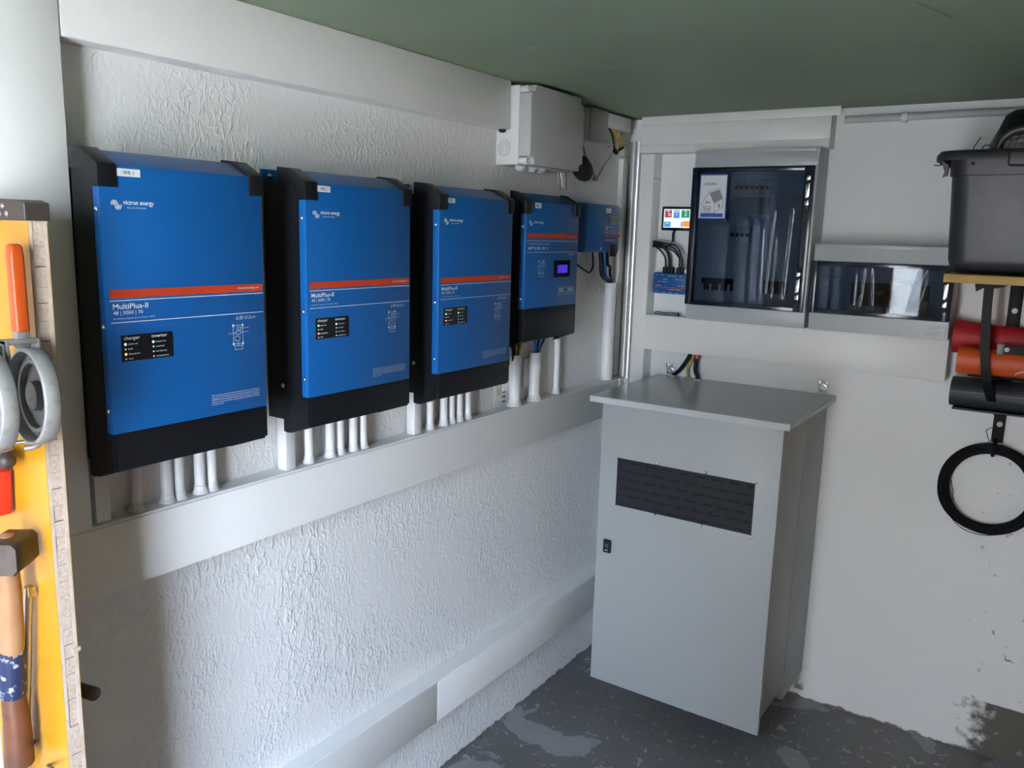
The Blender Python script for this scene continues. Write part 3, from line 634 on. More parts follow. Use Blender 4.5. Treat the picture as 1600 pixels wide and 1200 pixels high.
RB = 1.9
def bow(x, xc, hw): return FY-.0035-(hw*hw-(x-xc)**2)/(2*RB)     # the smoked panes bulge out a little
def dist_box(x0, x1, z0, z1, dx0, dx1, dz0, dz1, label):
    t = thing('distribution_box', label, 'distribution box', ((x0+x1)/2, YB, z0))
    w = .012
    MB().box(x0, x0+w, FY+.004, YB-.001, z0, z1).box(x1-w, x1, FY+.004, YB-.001, z0, z1).box(x0+w, x1-w, FY+.004, YB-.001, z0, z0+w).box(x0+w, x1-w, FY+.004, YB-.001, z1-w, z1).box(x0+w, x1-w, YB-.008, YB-.001, z0+w, z1-w).build('housing', M['boxgrey'], t, .002)
    # grey front frame: sloped bands above and below the door
    mb = MB(); e = .010
    mb.prism([(FY+.006, z1-.001), (FY-.001, dz1+.001), (FY+.012, dz1+.001), (FY+.020, z1-.001)], 'x', x0+.001, x1-.001)
    mb.prism([(FY-.001, dz0-.001), (FY+.004, z0+.001), (FY+.020, z0+.001), (FY+.012, dz0-.001)], 'x', x0+.001, x1-.001)
    mb.box(dx1+.001, x1-.001, FY, FY+.014, dz0, dz1)
    mb.build('front_frame', M['boxgrey'], t, .0012)
    MB().box(x0+.013, x1-.013, FY+.040, FY+.044, z0+.013, z1-.013).build('inner_plate', M['inner'], t)
    dr = MB()
    fw = .026
    dr.box(dx0, dx0+fw*.8, FY-.006, FY+.004, dz0, dz1).box(dx1-fw*1.15, dx1, FY-.006, FY+.004, dz0, dz1).box(dx0+fw*.8, dx1-fw*1.15, FY-.006, FY+.004, dz0, dz0+fw*.55).box(dx0+fw*.8, dx1-fw*1.15, FY-.006, FY+.004, dz1-fw*.55, dz1)
    d = dr.build('door', M['navy'], t, .0012)
    a, b = dx0+fw*.8, dx1-fw*1.15; vs = []; n = 32
    for i in range(n+1):
        x = a+(b-a)*i/n; y = bow(x, (a+b)/2, (b-a)/2)
        for yo, z in ((0, dz0+fw*.55), (0, dz1-fw*.55), (.0025, dz1-fw*.55), (.0025, dz0+fw*.55)): vs.append((x, y+yo, z))
    fs = [(4*i+k, 4*i+(k+1) % 4, 4*i+4+(k+1) % 4, 4*i+4+k) for i in range(n) for k in range(4)]
    mb = MB()
    mb.add(vs, [f for j, f in enumerate(fs) if j % 4 in (0, 2)], True); k0 = len(mb.v)
    mb.add(vs, [f for j, f in enumerate(fs) if j % 4 in (1, 3)]+[(0, 1, 2, 3), tuple(4*n+k for k in range(4))])
    mb.build('smoked_pane', M['smoked'], d)
    return t, d

def breakers(t, x0, n, z, w=.0175, hgt=.045, m='inner', toggle='ink', plate=True):
    for i in range(n):
        a = x0+i*w
        b = MB().box(a+.0006, a+w-.0006, FY+.020, FY+.041, z-hgt/2, z+hgt/2).prism([(FY+.020, z-.012), (FY+.014, z-.010), (FY+.014, z+.012), (FY+.020, z+.014)], 'x', a+.002, a+w-.002).build('circuit_breaker', M[m], t, .0008, bseg=1)
        MB().prism([(FY+.014, z-.006), (FY+.005, z+.001), (FY+.005, z+.006), (FY+.014, z+.006)], 'x', a+.004, a+w-.004).build('toggle', M[toggle], b)

t, d = dist_box(.3131, .7316, 1.3632, 1.9478, .3105, .7225, 1.4175, 1.8885, 'tall distribution box with a smoked door and a white photovoltaic sticker')
latch(d, .708, 1.748, 1.868); latch(d, .702, 1.444, 1.559)
for z0_, z1_, segs in ((1.795, 1.850, ((.338, .452), (.583, .688))), (1.640, 1.688, ((.338, .440), (.520, .688))), (1.463, 1.515, ())):
    MB().box(.330, .690, FY+.030, FY+.040, z1_+.004, z1_+.012).build('cover_strip', M['inner'], t)
breakers(t, .455, 7, 1.822, toggle='wire_red')
MB().box(.448, .575, FY+.022, FY+.041, 1.735, 1.790).build('meter_block', mat('grey_meter', (.22, .24, .26, 1), .5), t, .002)
breakers(t, .452, 4, 1.664, hgt=.05)
mk = MB().box(.352, .468, FY+.036, FY+.041, 1.470, 1.512).box(.575, .655, FY+.036, FY+.041, 1.470, 1.512).build('cutout', M['hole'], t)
for a in (.356, .386, .420, .452, .608, .640): MB().box(a, a+.006, FY+.028, FY+.037, 1.468, 1.492).build('switch_lever', M['label'], t)
for a, b in ((.352, .400), (.405, .465), (.575, .655)): MB().box(a, b, FY+.034, FY+.041, 1.460, 1.468).build('terminal_cover', M['inner'], t)
# sticker on the glass
pl = Pl((0, FY-.0061, 0), (1, 0, 0), UZ)
stk = MB().box(.343, .443, FY-.0150, FY-.0140, 1.715, 1.866).build('sticker', mat('sticker_blue', (.035, .055, .30, 1), .5), d)
pl = Pl((0, FY-.0150, 0), (1, 0, 0), UZ)
mb = MB(); pl.rect(mb, .3465, 1.7190, .4390, 1.8615); s2 = mb.build('sticker_paper', M['label'], stk)
mb = MB(); pl.rect(mb, .3515, 1.7215, .4330, 1.7345, .0003); mb.build('blue_bar', mat('sticker_bar', (.02, .09, .38, 1), .5), stk)
mb = MB(); X_ = lambda q: .345+q*.098/760; Z_ = lambda q: 1.866-q*.151/1150
# outlines use the sticker's own proportions
def sp_(pts): return [(.3450+(a)*.0968, 1.7165+b*.148) for a, b in pts]
pl.strip(mb, sp_([(.10, .135), (.10, .345), (.34, .61), (.72, .70)]), .0010, .0003)
pl.strip(mb, sp_([(.10, .135), (.58, .135), (.58, .335), (.34, .61)]), .0010, .0003)
pl.strip(mb, sp_([(.58, .135), (.88, .275), (.88, .46), (.72, .70)]), .0010, .0003)
pl.strip(mb, sp_([(.58, .335), (.88, .44)]), .0008, .0003)
pl.text(mb, 'APERN', *sp_([(.15, .755)])[0], .0130, .045, .0, .0003)
pl.text(mb, 'PV', *sp_([(.24, .335)])[0], .0120, .018, .02, .0003)
pl.text(mb, 'Batterie', *sp_([(.155, .262)])[0], .0080, .030, .0, .0003)
for i in range(4): q = sp_([(.17, .170+.022*i)])[0]; pl.rect(mb, q[0], q[1], q[0]+.027, q[1]+.0012, .0003)
pl.poly(mb, sp_([(.76, .36), (.70, .285), (.735, .29), (.715, .225), (.79, .305), (.75, .30)]), .0003)
mb.build('lettering', M['ink'], s2)
mb = MB(); pl.poly(mb, sp_([(.36, .58), (.72, .665), (.86, .455), (.57, .355)]), .0003); mb.build('solar_panel_print', M['greyink'], s2)
MB().dome((.442, FY-.0140, 1.7125), (0, -1, 0), .003, .002).build('film_tab', M['screw'], d)

t2, d2 = dist_box(.7432, 1.158, 1.3632, 1.6431, .7385, 1.1560, 1.4200, 1.5875, 'low distribution box with a smoked door, right of the tall one')
latch(d2, 1.140, 1.448, 1.572)
MB().box(.756, 1.10, FY+.030, FY+.040, 1.528, 1.536).build('cover_strip', M['inner'], t2)
MB().box(.86, 1.09, FY+.036, FY+.041, 1.450, 1.524).build('cutout', M['hole'], t2)
cable('wire', M['wire_red'], t2, [(.965, FY+.03, 1.425), (.968, FY+.022, 1.47), (.955, FY+.026, 1.492), (.940, FY+.034, 1.498)], .0030)
cable('wire', M['wire_yellow'], t2, [(.945, FY+.022, 1.489), (.955, FY+.018, 1.495), (.963, FY+.022, 1.500)], .0030)
cable('wire', M['label'], t2, [(.880, FY+.03, 1.425), (.885, FY+.022, 1.455), (.895, FY+.030, 1.485)], .0032)
MB().box(1.072, 1.092, FY+.006, FY+.012, 1.432, 1.478).build('terminal_tag', mat('yellow_tag', (.75, .66, .30, 1), .5), t2, .001)
MB().box(1.072, 1.092, FY+.006, FY+.012, 1.428, 1.4315).build('terminal_tag', M['label'], t2)
mb = MB(); pl = Pl((0, FY+.0010, 0), (1, 0, 0), UZ); pl.rect(mb, 1.088, 1.3695, 1.146, 1.4035, .0045); n_ = mb.build('rating_label', mat('silver_label', (.50, .52, .56, 1), .4), t2)
mb = MB()
for i, (a, b) in enumerate(((1.106, 1.136), (1.106, 1.122), (1.122, 1.140), (1.106, 1.140), (1.094, 1.136), (1.092, 1.132))): pl.rect(mb, a, 1.3975-.0045*i, b, 1.3988-.0045*i, .0048)
pl.frame(mb, 1.092, 1.384, 1.103, 1.3975, .0007, .0048)
mb.build('small_print', M['greyink'], n_)

# crinkled protective films still stuck on the smoked doors
def film(parent, x0, x1, z0, z1, ridges, seed, xc, hw):
    rnd = random.Random(seed); nx, nz = 90, 40; vs = []; fs = []
    for i in range(nx+1):
        for j in range(nz+1):
            x = x0+(x1-x0)*i/nx; z = z0+(z1-z0)*j/nz; h = 0
            for cx, w, a, lean, za, zb_ in ridges:
                c = cx+lean*(z-(z0+z1)/2); tt = (x-c)/w
                env = max(0, min(1, (z-za)/.02))*max(0, min(1, (zb_-z)/.02))
                h += a*math.exp(-tt*tt)*env
            vs.append((x, bow(x, xc, hw)-.0012-h, z))
    for i in range(nx):
        for j in range(nz):
            k = i*(nz+1)+j; fs.append((k, k+nz+1, k+nz+2, k+1))
    MB().add(vs, fs, True).build('protective_film', M['film'], parent)
film(d, .52, .690, 1.44, 1.80, [(.600, .006, .0016, .04, 1.46, 1.76), (.575, .005, .0012, -.03, 1.45, 1.70), (.618, .004, .0012, .02, 1.45, 1.66), (.655, .007, .0016, .03, 1.45, 1.76)], 1, .512, .180)
film(d2, .85, 1.118, 1.43, 1.578, [(1.080, .012, .0030, .22, 1.435, 1.57), (1.055, .006, .0020, .18, 1.435, 1.575), (.90, .005, .0014, .05, 1.44, 1.575), (.93, .004, .0012, -.1, 1.45, 1.575), (.88, .004, .0012, .0, 1.44, 1.56), (1.00, .006, .0012, .3, 1.43, 1.50)], 2, .9427, .1835)

# ------------------------------------------------------------------ touch display, gateway box and their cables
t = thing('touch_display', 'small black touch display with a lit white screen of coloured tiles', 'display', (.218, YB, 1.670))
MB().box(.153, .283, YB-.016, YB-.0005, 1.674, 1.761).build('bezel', M['glossblack'], t, .004)
pl = Pl((0, YB-.0160, 0), (1, 0, 0), UZ)
mb = MB(); pl.rect(mb, .162, 1.6845, .274, 1.7520); scr = mb.build('lit_screen', M['screen_white'], t)
for nm, mm, a0, b0, a1, b1 in (('tile', 't_red', .166, 1.7215, .193, 1.7485), ('tile', 't_blue', .2005, 1.7195, .2240, 1.7400), ('tile', 't_light', .2005, 1.7415, .2240, 1.7495), ('tile', 't_green', .231, 1.7215, .262, 1.7480), ('tile', 't_cyan', .1645, 1.6870, .190, 1.7060), ('tile', 't_orange', .240, 1.6890, .268, 1.7090), ('tile', 't_violet', .231, 1.6890, .2385, 1.7060)):
    mb = MB(); pl.rect(mb, a0, b0, a1, b1, .0003); mb.build(nm, M[mm], scr)
mb = MB()
for a, b, w in ((.172, 1.743, .014), (.178, 1.734, .010), (.179, 1.728, .010), (.242, 1.742, .010), (.244, 1.733, .008), (.244, 1.727, .007), (.172, 1.699, .009), (.209, 1.731, .007)): pl.rect(mb, a, b, a+w, b+.0028, .0006)
for a in ((.1945, 1.735), (.2285, 1.735)): pl.disc(mb, a[0], a[1], .002, .0006)
mb.build('tile_print', M['screen_white'], scr)
t = thing('gateway_box', 'small blue gateway box with black plugs, below the touch display', 'gateway', (.21, YB, 1.441))
MB().box(.148, .302, YB-.048, YB-.0005, 1.443, 1.519).build('body', M['blue2'], t, .005)
pl = Pl((0, YB-.048, 0), (1, 0, 0), UZ)
mb = MB(); pl.rect(mb, .152, 1.4635, .298, 1.4665); mb.build('red_stripe', M['orange'], t)
mb = MB()
for a, b, w in ((.158, 1.471, .022), (.158, 1.511, .008), (.178, 1.511, .010), (.205, 1.508, .035), (.252, 1.508, .01), (.188, 1.495, .018), (.186, 1.486, .018), (.168, 1.486, .012), (.158, 1.449, .012), (.186, 1.4465, .014), (.214, 1.4465, .010), (.240, 1.4455, .010), (.21, 1.4585, .05)): pl.rect(mb, a, b, a+w, b+.0014)
logo(pl, mb, .236, 1.500, .008); pl.text(mb, 'victron energy', .246, 1.496, .0050, .026); pl.text(mb, 'Cerbo', .244, 1.4715, .0055, .014); pl.text(mb, 'GX', .261, 1.4715, .0070, .010, .02)
mb.build('lettering', M['white'], t)
for a0, a1 in ((.178, .1905), (.192, .2050), (.206, .2160), (.2320, .2440), (.2455, .2570)):
    MB().box(a0, a1, YB-.036, YB-.014, 1.519, 1.541).build('plug', M['black'], t, .0015)
MB().box(.262, .272, YB-.034, YB-.016, 1.5195, 1.535).build('clear_plug', M['jbox'], t, .0015)
t = thing('cable_loop', 'looped black cables between the touch display and the blue gateway box', 'cable', (.19, YB-.03, 1.54))
yy = YB-.025
cable('cable', M['wire_black'], t, [(.205, YB-.012, 1.675), (.206, yy, 1.66), (.206, yy, 1.635), (.196, yy-.006, 1.618), (.165, yy-.012, 1.612), (.137, yy-.015, 1.618)], .0036)
loops = [((.184, 1.541), (.180, 1.575), (.160, 1.600), (.137, 1.618)), ((.198, 1.541), (.194, 1.580), (.176, 1.607), (.139, 1.622)), ((.205, 1.541), (.201, 1.582), (.180, 1.612), (.138, 1.627)), ((.238, 1.541), (.238, 1.580), (.212, 1.612), (.138, 1.630)), ((.251, 1.541), (.247, 1.582), (.224, 1.620), (.136, 1.633)), ((.238, 1.575), (.215, 1.600), (.185, 1.612), (.136, 1.615))]
for i, l in enumerate(loops):
    k = -.004*i
    cable('cable', M['wire_black'], t, [(l[0][0], yy, l[0][1]), (l[1][0], yy+k*.5, l[1][1]), (l[2][0], yy+k, l[2][1]), (l[3][0], yy-.012+k*.4, l[3][1])], .0030)
cable('cable', M['wire_black'], t, [(.137, yy-.012, 1.618), (.131, yy-.014, 1.626), (.137, yy-.016, 1.634)], .0036)
cable('cable', M['wire_black'], t, [(.139, yy-.010, 1.622), (.134, yy-.012, 1.628), (.138, yy-.014, 1.630)], .0036)
cable('grey_cable', M['wire_grey'], t, [(.267, yy, 1.535), (.262, yy-.01, 1.575), (.240, yy-.018, 1.615), (.205, yy-.02, 1.634), (.165, yy-.02, 1.638), (.140, yy-.014, 1.632)], .0028)
t = thing('wire_clip', 'dark bent wire clip lying on the ledge of the lower back trunking', 'clip', (.21, YB-.05, 1.3625))
MB().tube(smooth_path([(.256, YB-.050, 1.3662), (.20, YB-.052, 1.3655), (.172, YB-.050, 1.3665), (.163, YB-.052, 1.3690), (.175, YB-.054, 1.3745), (.20, YB-.052, 1.3725), (.258, YB-.050, 1.3735)]), .0017, 6).build('prongs', M['wire_black'], t)
MB().box(.255, .260, YB-.053, YB-.047, 1.3626, 1.3750).build('end_piece', M['wire_black'], t, .0005)

# ------------------------------------------------------------------ grey cabinet
CX0, CX1, CY, CZ0, CZ1 = .2039, .8041, 2.4203, .1105, 1.110
t = thing('control_cabinet', 'tall light-grey wall cabinet with a black slotted vent plate in its door', 'cabinet', ((CX0+CX1)/2, 2.68, CZ0))
MB().box(CX0+.004, CX1-.004, CY+.021, 2.688, CZ0+.045, CZ1).build('body', M['cab'], t, .003)
MB().box(CX0+.001, CX1-.001, 2.690, YB-.002, CZ0-.008, CZ1).build('rear_body', M['cab'], t, .003)
MB().box(CX0+.010, CX1-.010, CY+.0165, CY+.0215, CZ0+.050, CZ1-.006).build('door_seal', M['rubber'], t)
# door: pan with a window behind the vent plate
vx0, vx1, vz0, vz1 = .2705, .7320, .7615, .9245
dr = MB().box(CX0, CX1, CY, CY+.016, CZ0, CZ1-.002).build('door', M['cab'], t, .004)
vp = MB()
# slotted plate: dark recessed slots cut as real gaps between bars
rows = 5; slots = []
zc = [vz1-.012-.0325*i for i in range(6)]
for i in range(6):
    n = 8; off = 0 if i % 2 else -.028
    z = vz1-.0105-.0283*i
    for k in range(9):
        a = vx0+.022+off+k*.0555
        a0, a1 = max(a, vx0+.003), min(a+.034, vx1-.004)
        if a1-a0 > .008: slots.append((a0, a1, z))
# plate built as horizontal bars broken by slots
zs = [vz1]+[z for r_ in range(6) for z in (vz1-.0105-.0283*r_+.0028, vz1-.0105-.0283*r_-.0028)]+[vz0]
for q in range(0, len(zs)-1, 2): vp.box(vx0, vx1, CY-.003, CY-.0006, zs[q+1], zs[q])
for r_ in range(6):
    z = vz1-.0105-.0283*r_; ss = sorted([s for s in slots if abs(s[2]-z) < 1e-6]); x = vx0
    for a0, a1, _ in ss: vp.box(x, a0, CY-.003, CY-.0006, z-.0028, z+.0028); x = a1
    vp.box(x, vx1, CY-.003, CY-.0006, z-.0028, z+.0028)
ve = vp.build('vent_plate', M['vent'], dr)
MB().box(vx0+.001, vx1-.001, CY-.0006, CY-.0002, vz0+.001, vz1-.001).build('vent_backing', M['hole'], ve)
for x, z in ((vx0-.002, vz1+.004), (vx0+.142, vz1+.005), (vx0+.305, vz1+.006), (vx1+.004, vz1+.004), (vx0-.006, vz0-.002), (vx0+.143, vz0-.004), (vx0+.302, vz0-.005), (vx1+.001, vz0-.006)):
    MB().lathe((x, CY, z), (0, -1, 0), [(0, .0048), (.001, .0048), (.0026, .0030), (.0034, .0004)], 12).build('screw', M['screw'], ve)
lk = MB().box(.2335, .2625, CY-.009, CY, .587, .634).build('lock', M['black'], dr, .007, bseg=3)
MB().lathe((.248, CY-.009, .614), (0, -1, 0), [(0, .009), (.002, .008), (.002, .005), (.001, .005)], 14).build('lock_cylinder', mat('dark_lock', (.05, .05, .055, 1), .4), lk)
mb = MB(); Pl((0, CY-.009, 0), (1, 0, 0), UZ).rect(mb, .2425, .5965, .2535, .5985); mb.build('lock_print', M['white'], lk)
for z in (.25, .95): MB().box(CX1-.004, CX1+.001, CY+.0165, CY+.030, z-.02, z+.02).build('hinge', M['cab'], t, .001)
# lid with folded lip
mb = MB().prism([(2.3845, 1.1285), (YB-.003, 1.1325), (YB-.003, 1.1300), (2.3870, 1.1250)], 'x', .1735, .8294)
mb.box(.1735, .8294, 2.3845, 2.3870, 1.1085, 1.1285).box(.1735, .1760, 2.387, YB-.003, 1.112, 1.1265).box(.8269, .8294, 2.387, YB-.003, 1.112, 1.1265)
ld = mb.build('rain_lid', M['lid'], t, .0006, bseg=1)
mb = MB(); mb.box(.174, .829, 2.386, 2.3885, 1.1290, 1.1297).build('lid_fold', mat('lid_edge', (.22, .23, .24, 1), .35), ld)
for x, y in ((.243, 2.905), (.304, 2.897), (.348, 2.885)):
    MB().lathe((x, y, 1.1315), UZ, [(0, .018 if x != .304 else .0135), (.003, .018 if x != .304 else .0135), (.005, .013 if x != .304 else .009), (.008, .010 if x != .304 else .006)], 18).build('cable_gland', M['lid'], ld)
def lug(x, z, up):
    s = 1 if up else -1
    l = MB().box(x-.014, x+.014, YB-.005, YB-.0005, z-.022, z+.010*1).build('mounting_lug', M['zinc'], t, .002)
    MB().box(x-.017, x-.006, YB-.009, YB-.005, z+.004*s, z+.019*s).box(x+.006, x+.017, YB-.009, YB-.005, z+.004*s, z+.019*s).build('lug_ear', M['zinc'], l, .002)
    MB().lathe((x, YB-.005, z-.008*s), (0, -1, 0), [(0, .011), (.002, .011), (.004, .008), (.007, .006), (.009, .001)], 12).build('bolt', M['chrome'], l)
lug(.219, 1.158, True); lug(.783, 1.160, True); lug(.799, .052, False)
tc_ = thing('power_cable', 'leftmost black cable from the trunking into the cabinet lid', 'cable', (.25, 2.90, 1.139)); cable('sheath', M['wire_black'], tc_, [(.312, 2.903, 1.236), (.298, 2.903, 1.205), (.272, 2.904, 1.165), (.252, 2.905, 1.145), (.244, 2.905, 1.1395)], .0072, 10)
tc_ = thing('power_cable', 'thin yellow-green cable, middle of three going into the cabinet lid', 'cable', (.30, 2.90, 1.139)); cable('sheath', M['wire_yellow'], tc_, [(.323, 2.900, 1.236), (.318, 2.899, 1.205), (.302, 2.898, 1.172), (.303, 2.897, 1.150), (.304, 2.897, 1.1395)], .0040, 10)
tc_ = thing('power_cable', 'black cable with a red sleeve at its top, rightmost into the cabinet lid', 'cable', (.34, 2.89, 1.139)); cable('sheath', M['wire_black'], tc_, [(.340, 2.895, 1.236), (.336, 2.893, 1.205), (.336, 2.889, 1.172), (.346, 2.885, 1.150), (.348, 2.885, 1.1395)], .0072, 10)
MB().tube([(.340, 2.895, 1.2295), (.3375, 2.894, 1.212)], .0082, 12).build('red_sleeve', M['wire_red'], tc_)

# ------------------------------------------------------------------ shelf, tub, hanging things on the right
SZ = 1.573
tag(MB().box(1.163, 1.90, 2.510, YB-.001, SZ-.022, SZ).build('shelf_board', M['shelf'], None, .001), 'yellow wooden shelf board under the black tub', 'shelf')
def rrect(x0, x1, y0, y1, r, z, n=5):
    out = []
    for cx, cy, a in ((x1-r, y1-r, 0), (x0+r, y1-r, 90), (x0+r, y0+r, 180), (x1-r, y0+r, 270)):
        for k in range(n+1):
            t_ = math.radians(a+90*k/n); out.append((cx+r*math.cos(t_), cy+r*math.sin(t_), z))
    return out
def loft(rings, close_bottom=True, close_top=False):
    n = len(rings[0]); vs = [v for r_ in rings for v in r_]; fs = [(i*n+k, i*n+(k+1) % n, (i+1)*n+(k+1) % n, (i+1)*n+k) for i in range(len(rings)-1) for k in range(n)]
    mb = MB().add(vs, fs, True)
    if close_bottom: mb.f.append(list(range(n))[::-1]); mb.sm.append(False)
    if close_top: mb.f.append([(len(rings)-1)*n+k for k in range(n)]); mb.sm.append(False)
    return mb
t = thing('mortar_tub', 'large black plastic tub standing on the yellow shelf', 'tub', (1.45, 2.71, SZ))
ring = lambda d, z, r=.05: rrect(1.140-d, 1.780+d, 2.545-d, 2.795+d*.8, r, z)
loft([ring(-.052, SZ+.003, .03), ring(-.036, SZ+.004, .045), ring(-.022, SZ+.016), ring(-.016, SZ+.04), ring(-.004, 1.832), ring(.001, 1.8335), ring(.003, 1.893), ring(-.001, 1.893), ring(-.004, 1.834), ring(-.020, SZ+.04), ring(-.030, SZ+.012)], True, True).build('body', M['tub'], t)
rim = loft([ring(.003, 1.886), ring(.026, 1.888), ring(.030, 1.880), ring(.030, 1.872), ring(.034, 1.870), ring(.034, 1.884), ring(.026, 1.895), ring(.003, 1.898)], False)
n_ = len(ring(0, 0)); rim.f += [(7*n_+k, 7*n_+(k+1) % n_, (k+1) % n_, k) for k in range(n_)]; rim.sm += [True]*n_
rim.build('rim', M['tub'], t)
MB().box(1.278, 1.55, 2.500, 2.544, 1.852, 1.888).build('grip', M['tub'], t, .006, bseg=3)
MB().box(1.192, 1.200, 2.5395, 2.544, 1.858, 1.866).build('slot', M['hole'], t)
MB().prism([(1.112, 1.878), (1.140, 1.858), (1.140, 1.832), (1.128, 1.828), (1.132, 1.840), (1.124, 1.866)], 'y', 2.535, 2.552).build('torn_rim_flap', M['tub'], t)
MB().tube(smooth_path([(1.126, 2.54, 1.862), (1.115, 2.535, 1.858), (1.106, 2.53, 1.859)]), .0013, 6).build('loose_strand', M['wire_black'], t)
t = thing('wire_ends', 'thin dark wires sticking up out of the black tub', 'wire', (1.22, 2.55, 1.88))
MB().tube(smooth_path([(1.190, 2.56, 1.87), (1.191, 2.56, 1.90), (1.197, 2.56, 1.915), (1.206, 2.56, 1.931)]), .0012, 6).build('wire', M['wire_black'], t)
MB().tube(smooth_path([(1.212, 2.56, 1.88), (1.2125, 2.56, 1.904), (1.221, 2.56, 1.910), (1.232, 2.56, 1.905), (1.238, 2.56, 1.885)]), .0012, 6).build('wire', M['wire_black'], t)
# black plastic bucket / sheeting heap in the tub
t = thing('plastic_sheeting', 'heap of glossy black plastic sheeting bulging out of the tub', 'plastic sheet', (1.40, 2.72, 1.86))
rnd = random.Random(3); prof = [(1.206, 1.84), (1.216, 1.905), (1.238, 1.960), (1.252, 1.996), (1.270, 2.010), (1.30, 2.018), (1.36, 2.026), (1.44, 2.022), (1.54, 1.98), (1.62, 1.90), (1.66, 1.84)]
vs = []; ny = 9
for i, (x, z) in enumerate(prof):
    for j in range(ny):
        q = j/(ny-1); y = 2.575+.20*q; k = math.sin(math.pi*(.12+.76*q))**.6
        zz = 1.84+(z-1.84)*k+(rnd.random()-.5)*.010*(0 < i < len(prof)-1)
        vs.append((x+(rnd.random()-.5)*.006, y+(rnd.random()-.5)*.01, min(zz, 2.055)))
fs = [(i*ny+j, (i+1)*ny+j, (i+1)*ny+j+1, i*ny+j+1) for i in range(len(prof)-1) for j in range(ny-1)]
mb = MB().add(vs, fs, True)
for row in (0, ny-1):      # skirts down into the tub
    for i in range(len(prof)-1):
        a, b = vs[i*ny+row], vs[(i+1)*ny+row]; mb.add([a, b, (b[0], b[1], 1.838), (a[0], a[1], 1.838)], [(0, 1, 2, 3)], True)
mb.build('sheet', M['sheet'], t)
MB().tube(smooth_path([(1.245, 2.578, 1.87), (1.25, 2.572, 1.915), (1.272, 2.568, 1.940), (1.31, 2.566, 1.950), (1.36, 2.566, 1.945), (1.40, 2.57, 1.90)]), [.010]*41, 8).build('folded_edge', M['tub'], t)

t = thing('wall_strap_rail', 'black flat steel rail bolted to the wall below the shelf', 'rail', (1.316, YB, 1.05))
MB().prism([(1.298, 1.550), (1.334, 1.550), (1.332, 1.05), (1.300, 1.05)], 'y', YB-.009, YB-.0005).build('bar', M['steel_black'], t, .001)
for x, z in ((1.317, 1.459), (1.318, 1.108)): MB().lathe((x, YB-.009, z), (0, -1, 0), [(0, .0085), (.0015, .0085), (.004, .005), (.005, .001)], 14).build('screw_head', M['label'], t)
MB().tube(smooth_path([(1.312, YB-.008, 1.060), (1.312, YB-.020, 1.045), (1.312, YB-.045, 1.018), (1.312, YB-.058, 1.022), (1.312, YB-.062, 1.045)]), .006, 8).build('hook', M['steel_black'], t)
t = thing('tie_strap', 'black strap hanging from the shelf in front of the rolled bags', 'strap', (1.28, 2.78, 1.16))
sp2 = smooth_path([(1.2525, 2.768, 1.549), (1.2560, 2.766, 1.45), (1.264, 2.764, 1.34), (1.281, 2.785, 1.24), (1.302, 2.845, 1.17), (1.312, YB-.0125, 1.135)], 6)
vs = []; fs = []
for i, p in enumerate(sp2): vs += [(p.x-.0125, p.y, p.z), (p.x+.0125, p.y, p.z), (p.x+.0125, p.y+.003, p.z), (p.x-.0125, p.y+.003, p.z)]
for i in range(len(sp2)-1): fs += [(4*i+k, 4*i+(k+1) % 4, 4*i+4+(k+1) % 4, 4*i+4+k) for k in range(4)]
fs += [(0, 3, 2, 1), tuple(4*(len(sp2)-1)+k for k in range(4))]
MB().add(vs, fs).build('band', M['steel_black'], t)
MB().prism([(1.215, 1.5495), (1.315, 1.5495), (1.290, 1.535), (1.268, 1.530), (1.24, 1.530), (1.222, 1.518)], 'y', 2.762, 2.772).build('top_anchor', M['steel_black'], t)

def roll(name, label, cat, x0, x1, y, z, ry, rz, m, end=None, seg=16, sub=()):
    r_ = thing(name, label, cat, ((x0+x1)/2, y, z-rz)); vs = []; st = 14
    for i in range(st+1):
        q = i/st; x = x0+(x1-x0)*q; k = end(q) if end else 1
        for a in range(seg): t_ = 2*math.pi*a/seg; vs.append((x, y+ry*k*math.cos(t_), z+rz*k*math.sin(t_)))
    fs = [(i*seg+a, i*seg+(a+1) % seg, (i+1)*seg+(a+1) % seg, (i+1)*seg+a) for i in range(st) for a in range(seg)]
    mb = MB().add(vs, fs, True); mb.f += [list(range(seg))[::-1], [st*seg+a for a in range(seg)]]; mb.sm += [False]*2
    mb.build('cloth' if 'bag' in name else 'roll', m, r_); return r_
r_ = roll('tent_bag', 'red nylon bag with a black band, topmost of the strapped rolls', 'bag', 1.168, 1.72, YB-.054, 1.374, .040, .043, M['redbag'], lambda q: 1.22-.26*min(1, q*6) if q < .3 else .97)
mb = MB(); mb.tube([(1.2455, YB-.054, 1.374), (1.2665, YB-.054, 1.374)], [.0440, .0440], 20).build('black_band', M['rubber'], r_)
MB().box(1.293, 1.312, YB-.172, YB-.160, 1.341, 1.372).build('buckle', mat('grey_buckle', (.17, .18, .19, 1), .4), r_, .002)
MB().box(1.313, 1.38, YB-.170, YB-.160, 1.345, 1.368).build('webbing', M['rubber'], r_, .002)
MB().lathe((1.3185, YB-.171, 1.357), (0, -1, 0), [(0, .007), (.003, .006), (.004, .001)], 12).build('stud', M['label'], r_)
r_ = roll('tool_bag', 'bright orange flat bag strapped below the red bag', 'bag', 1.192, 1.72, YB-.127, 1.311, .030, .041, M['orangebag'], lambda q: .96+.05*math.sin(q*17))
mb = MB(); pl = Pl((0, YB-.159, 0), (1, 0, 0), UZ); pl.strip(mb, [(1.345, 1.285), (1.352, 1.291), (1.365, 1.296), (1.39, 1.300)], .003); mb.build('white_print', M['white'], r_)
r_ = roll('cloth_roll', 'dark olive folded cloth, partly hidden below the orange bag', 'cloth', 1.218, 1.72, YB-.040, 1.2685, .034, .016, M['olive'])
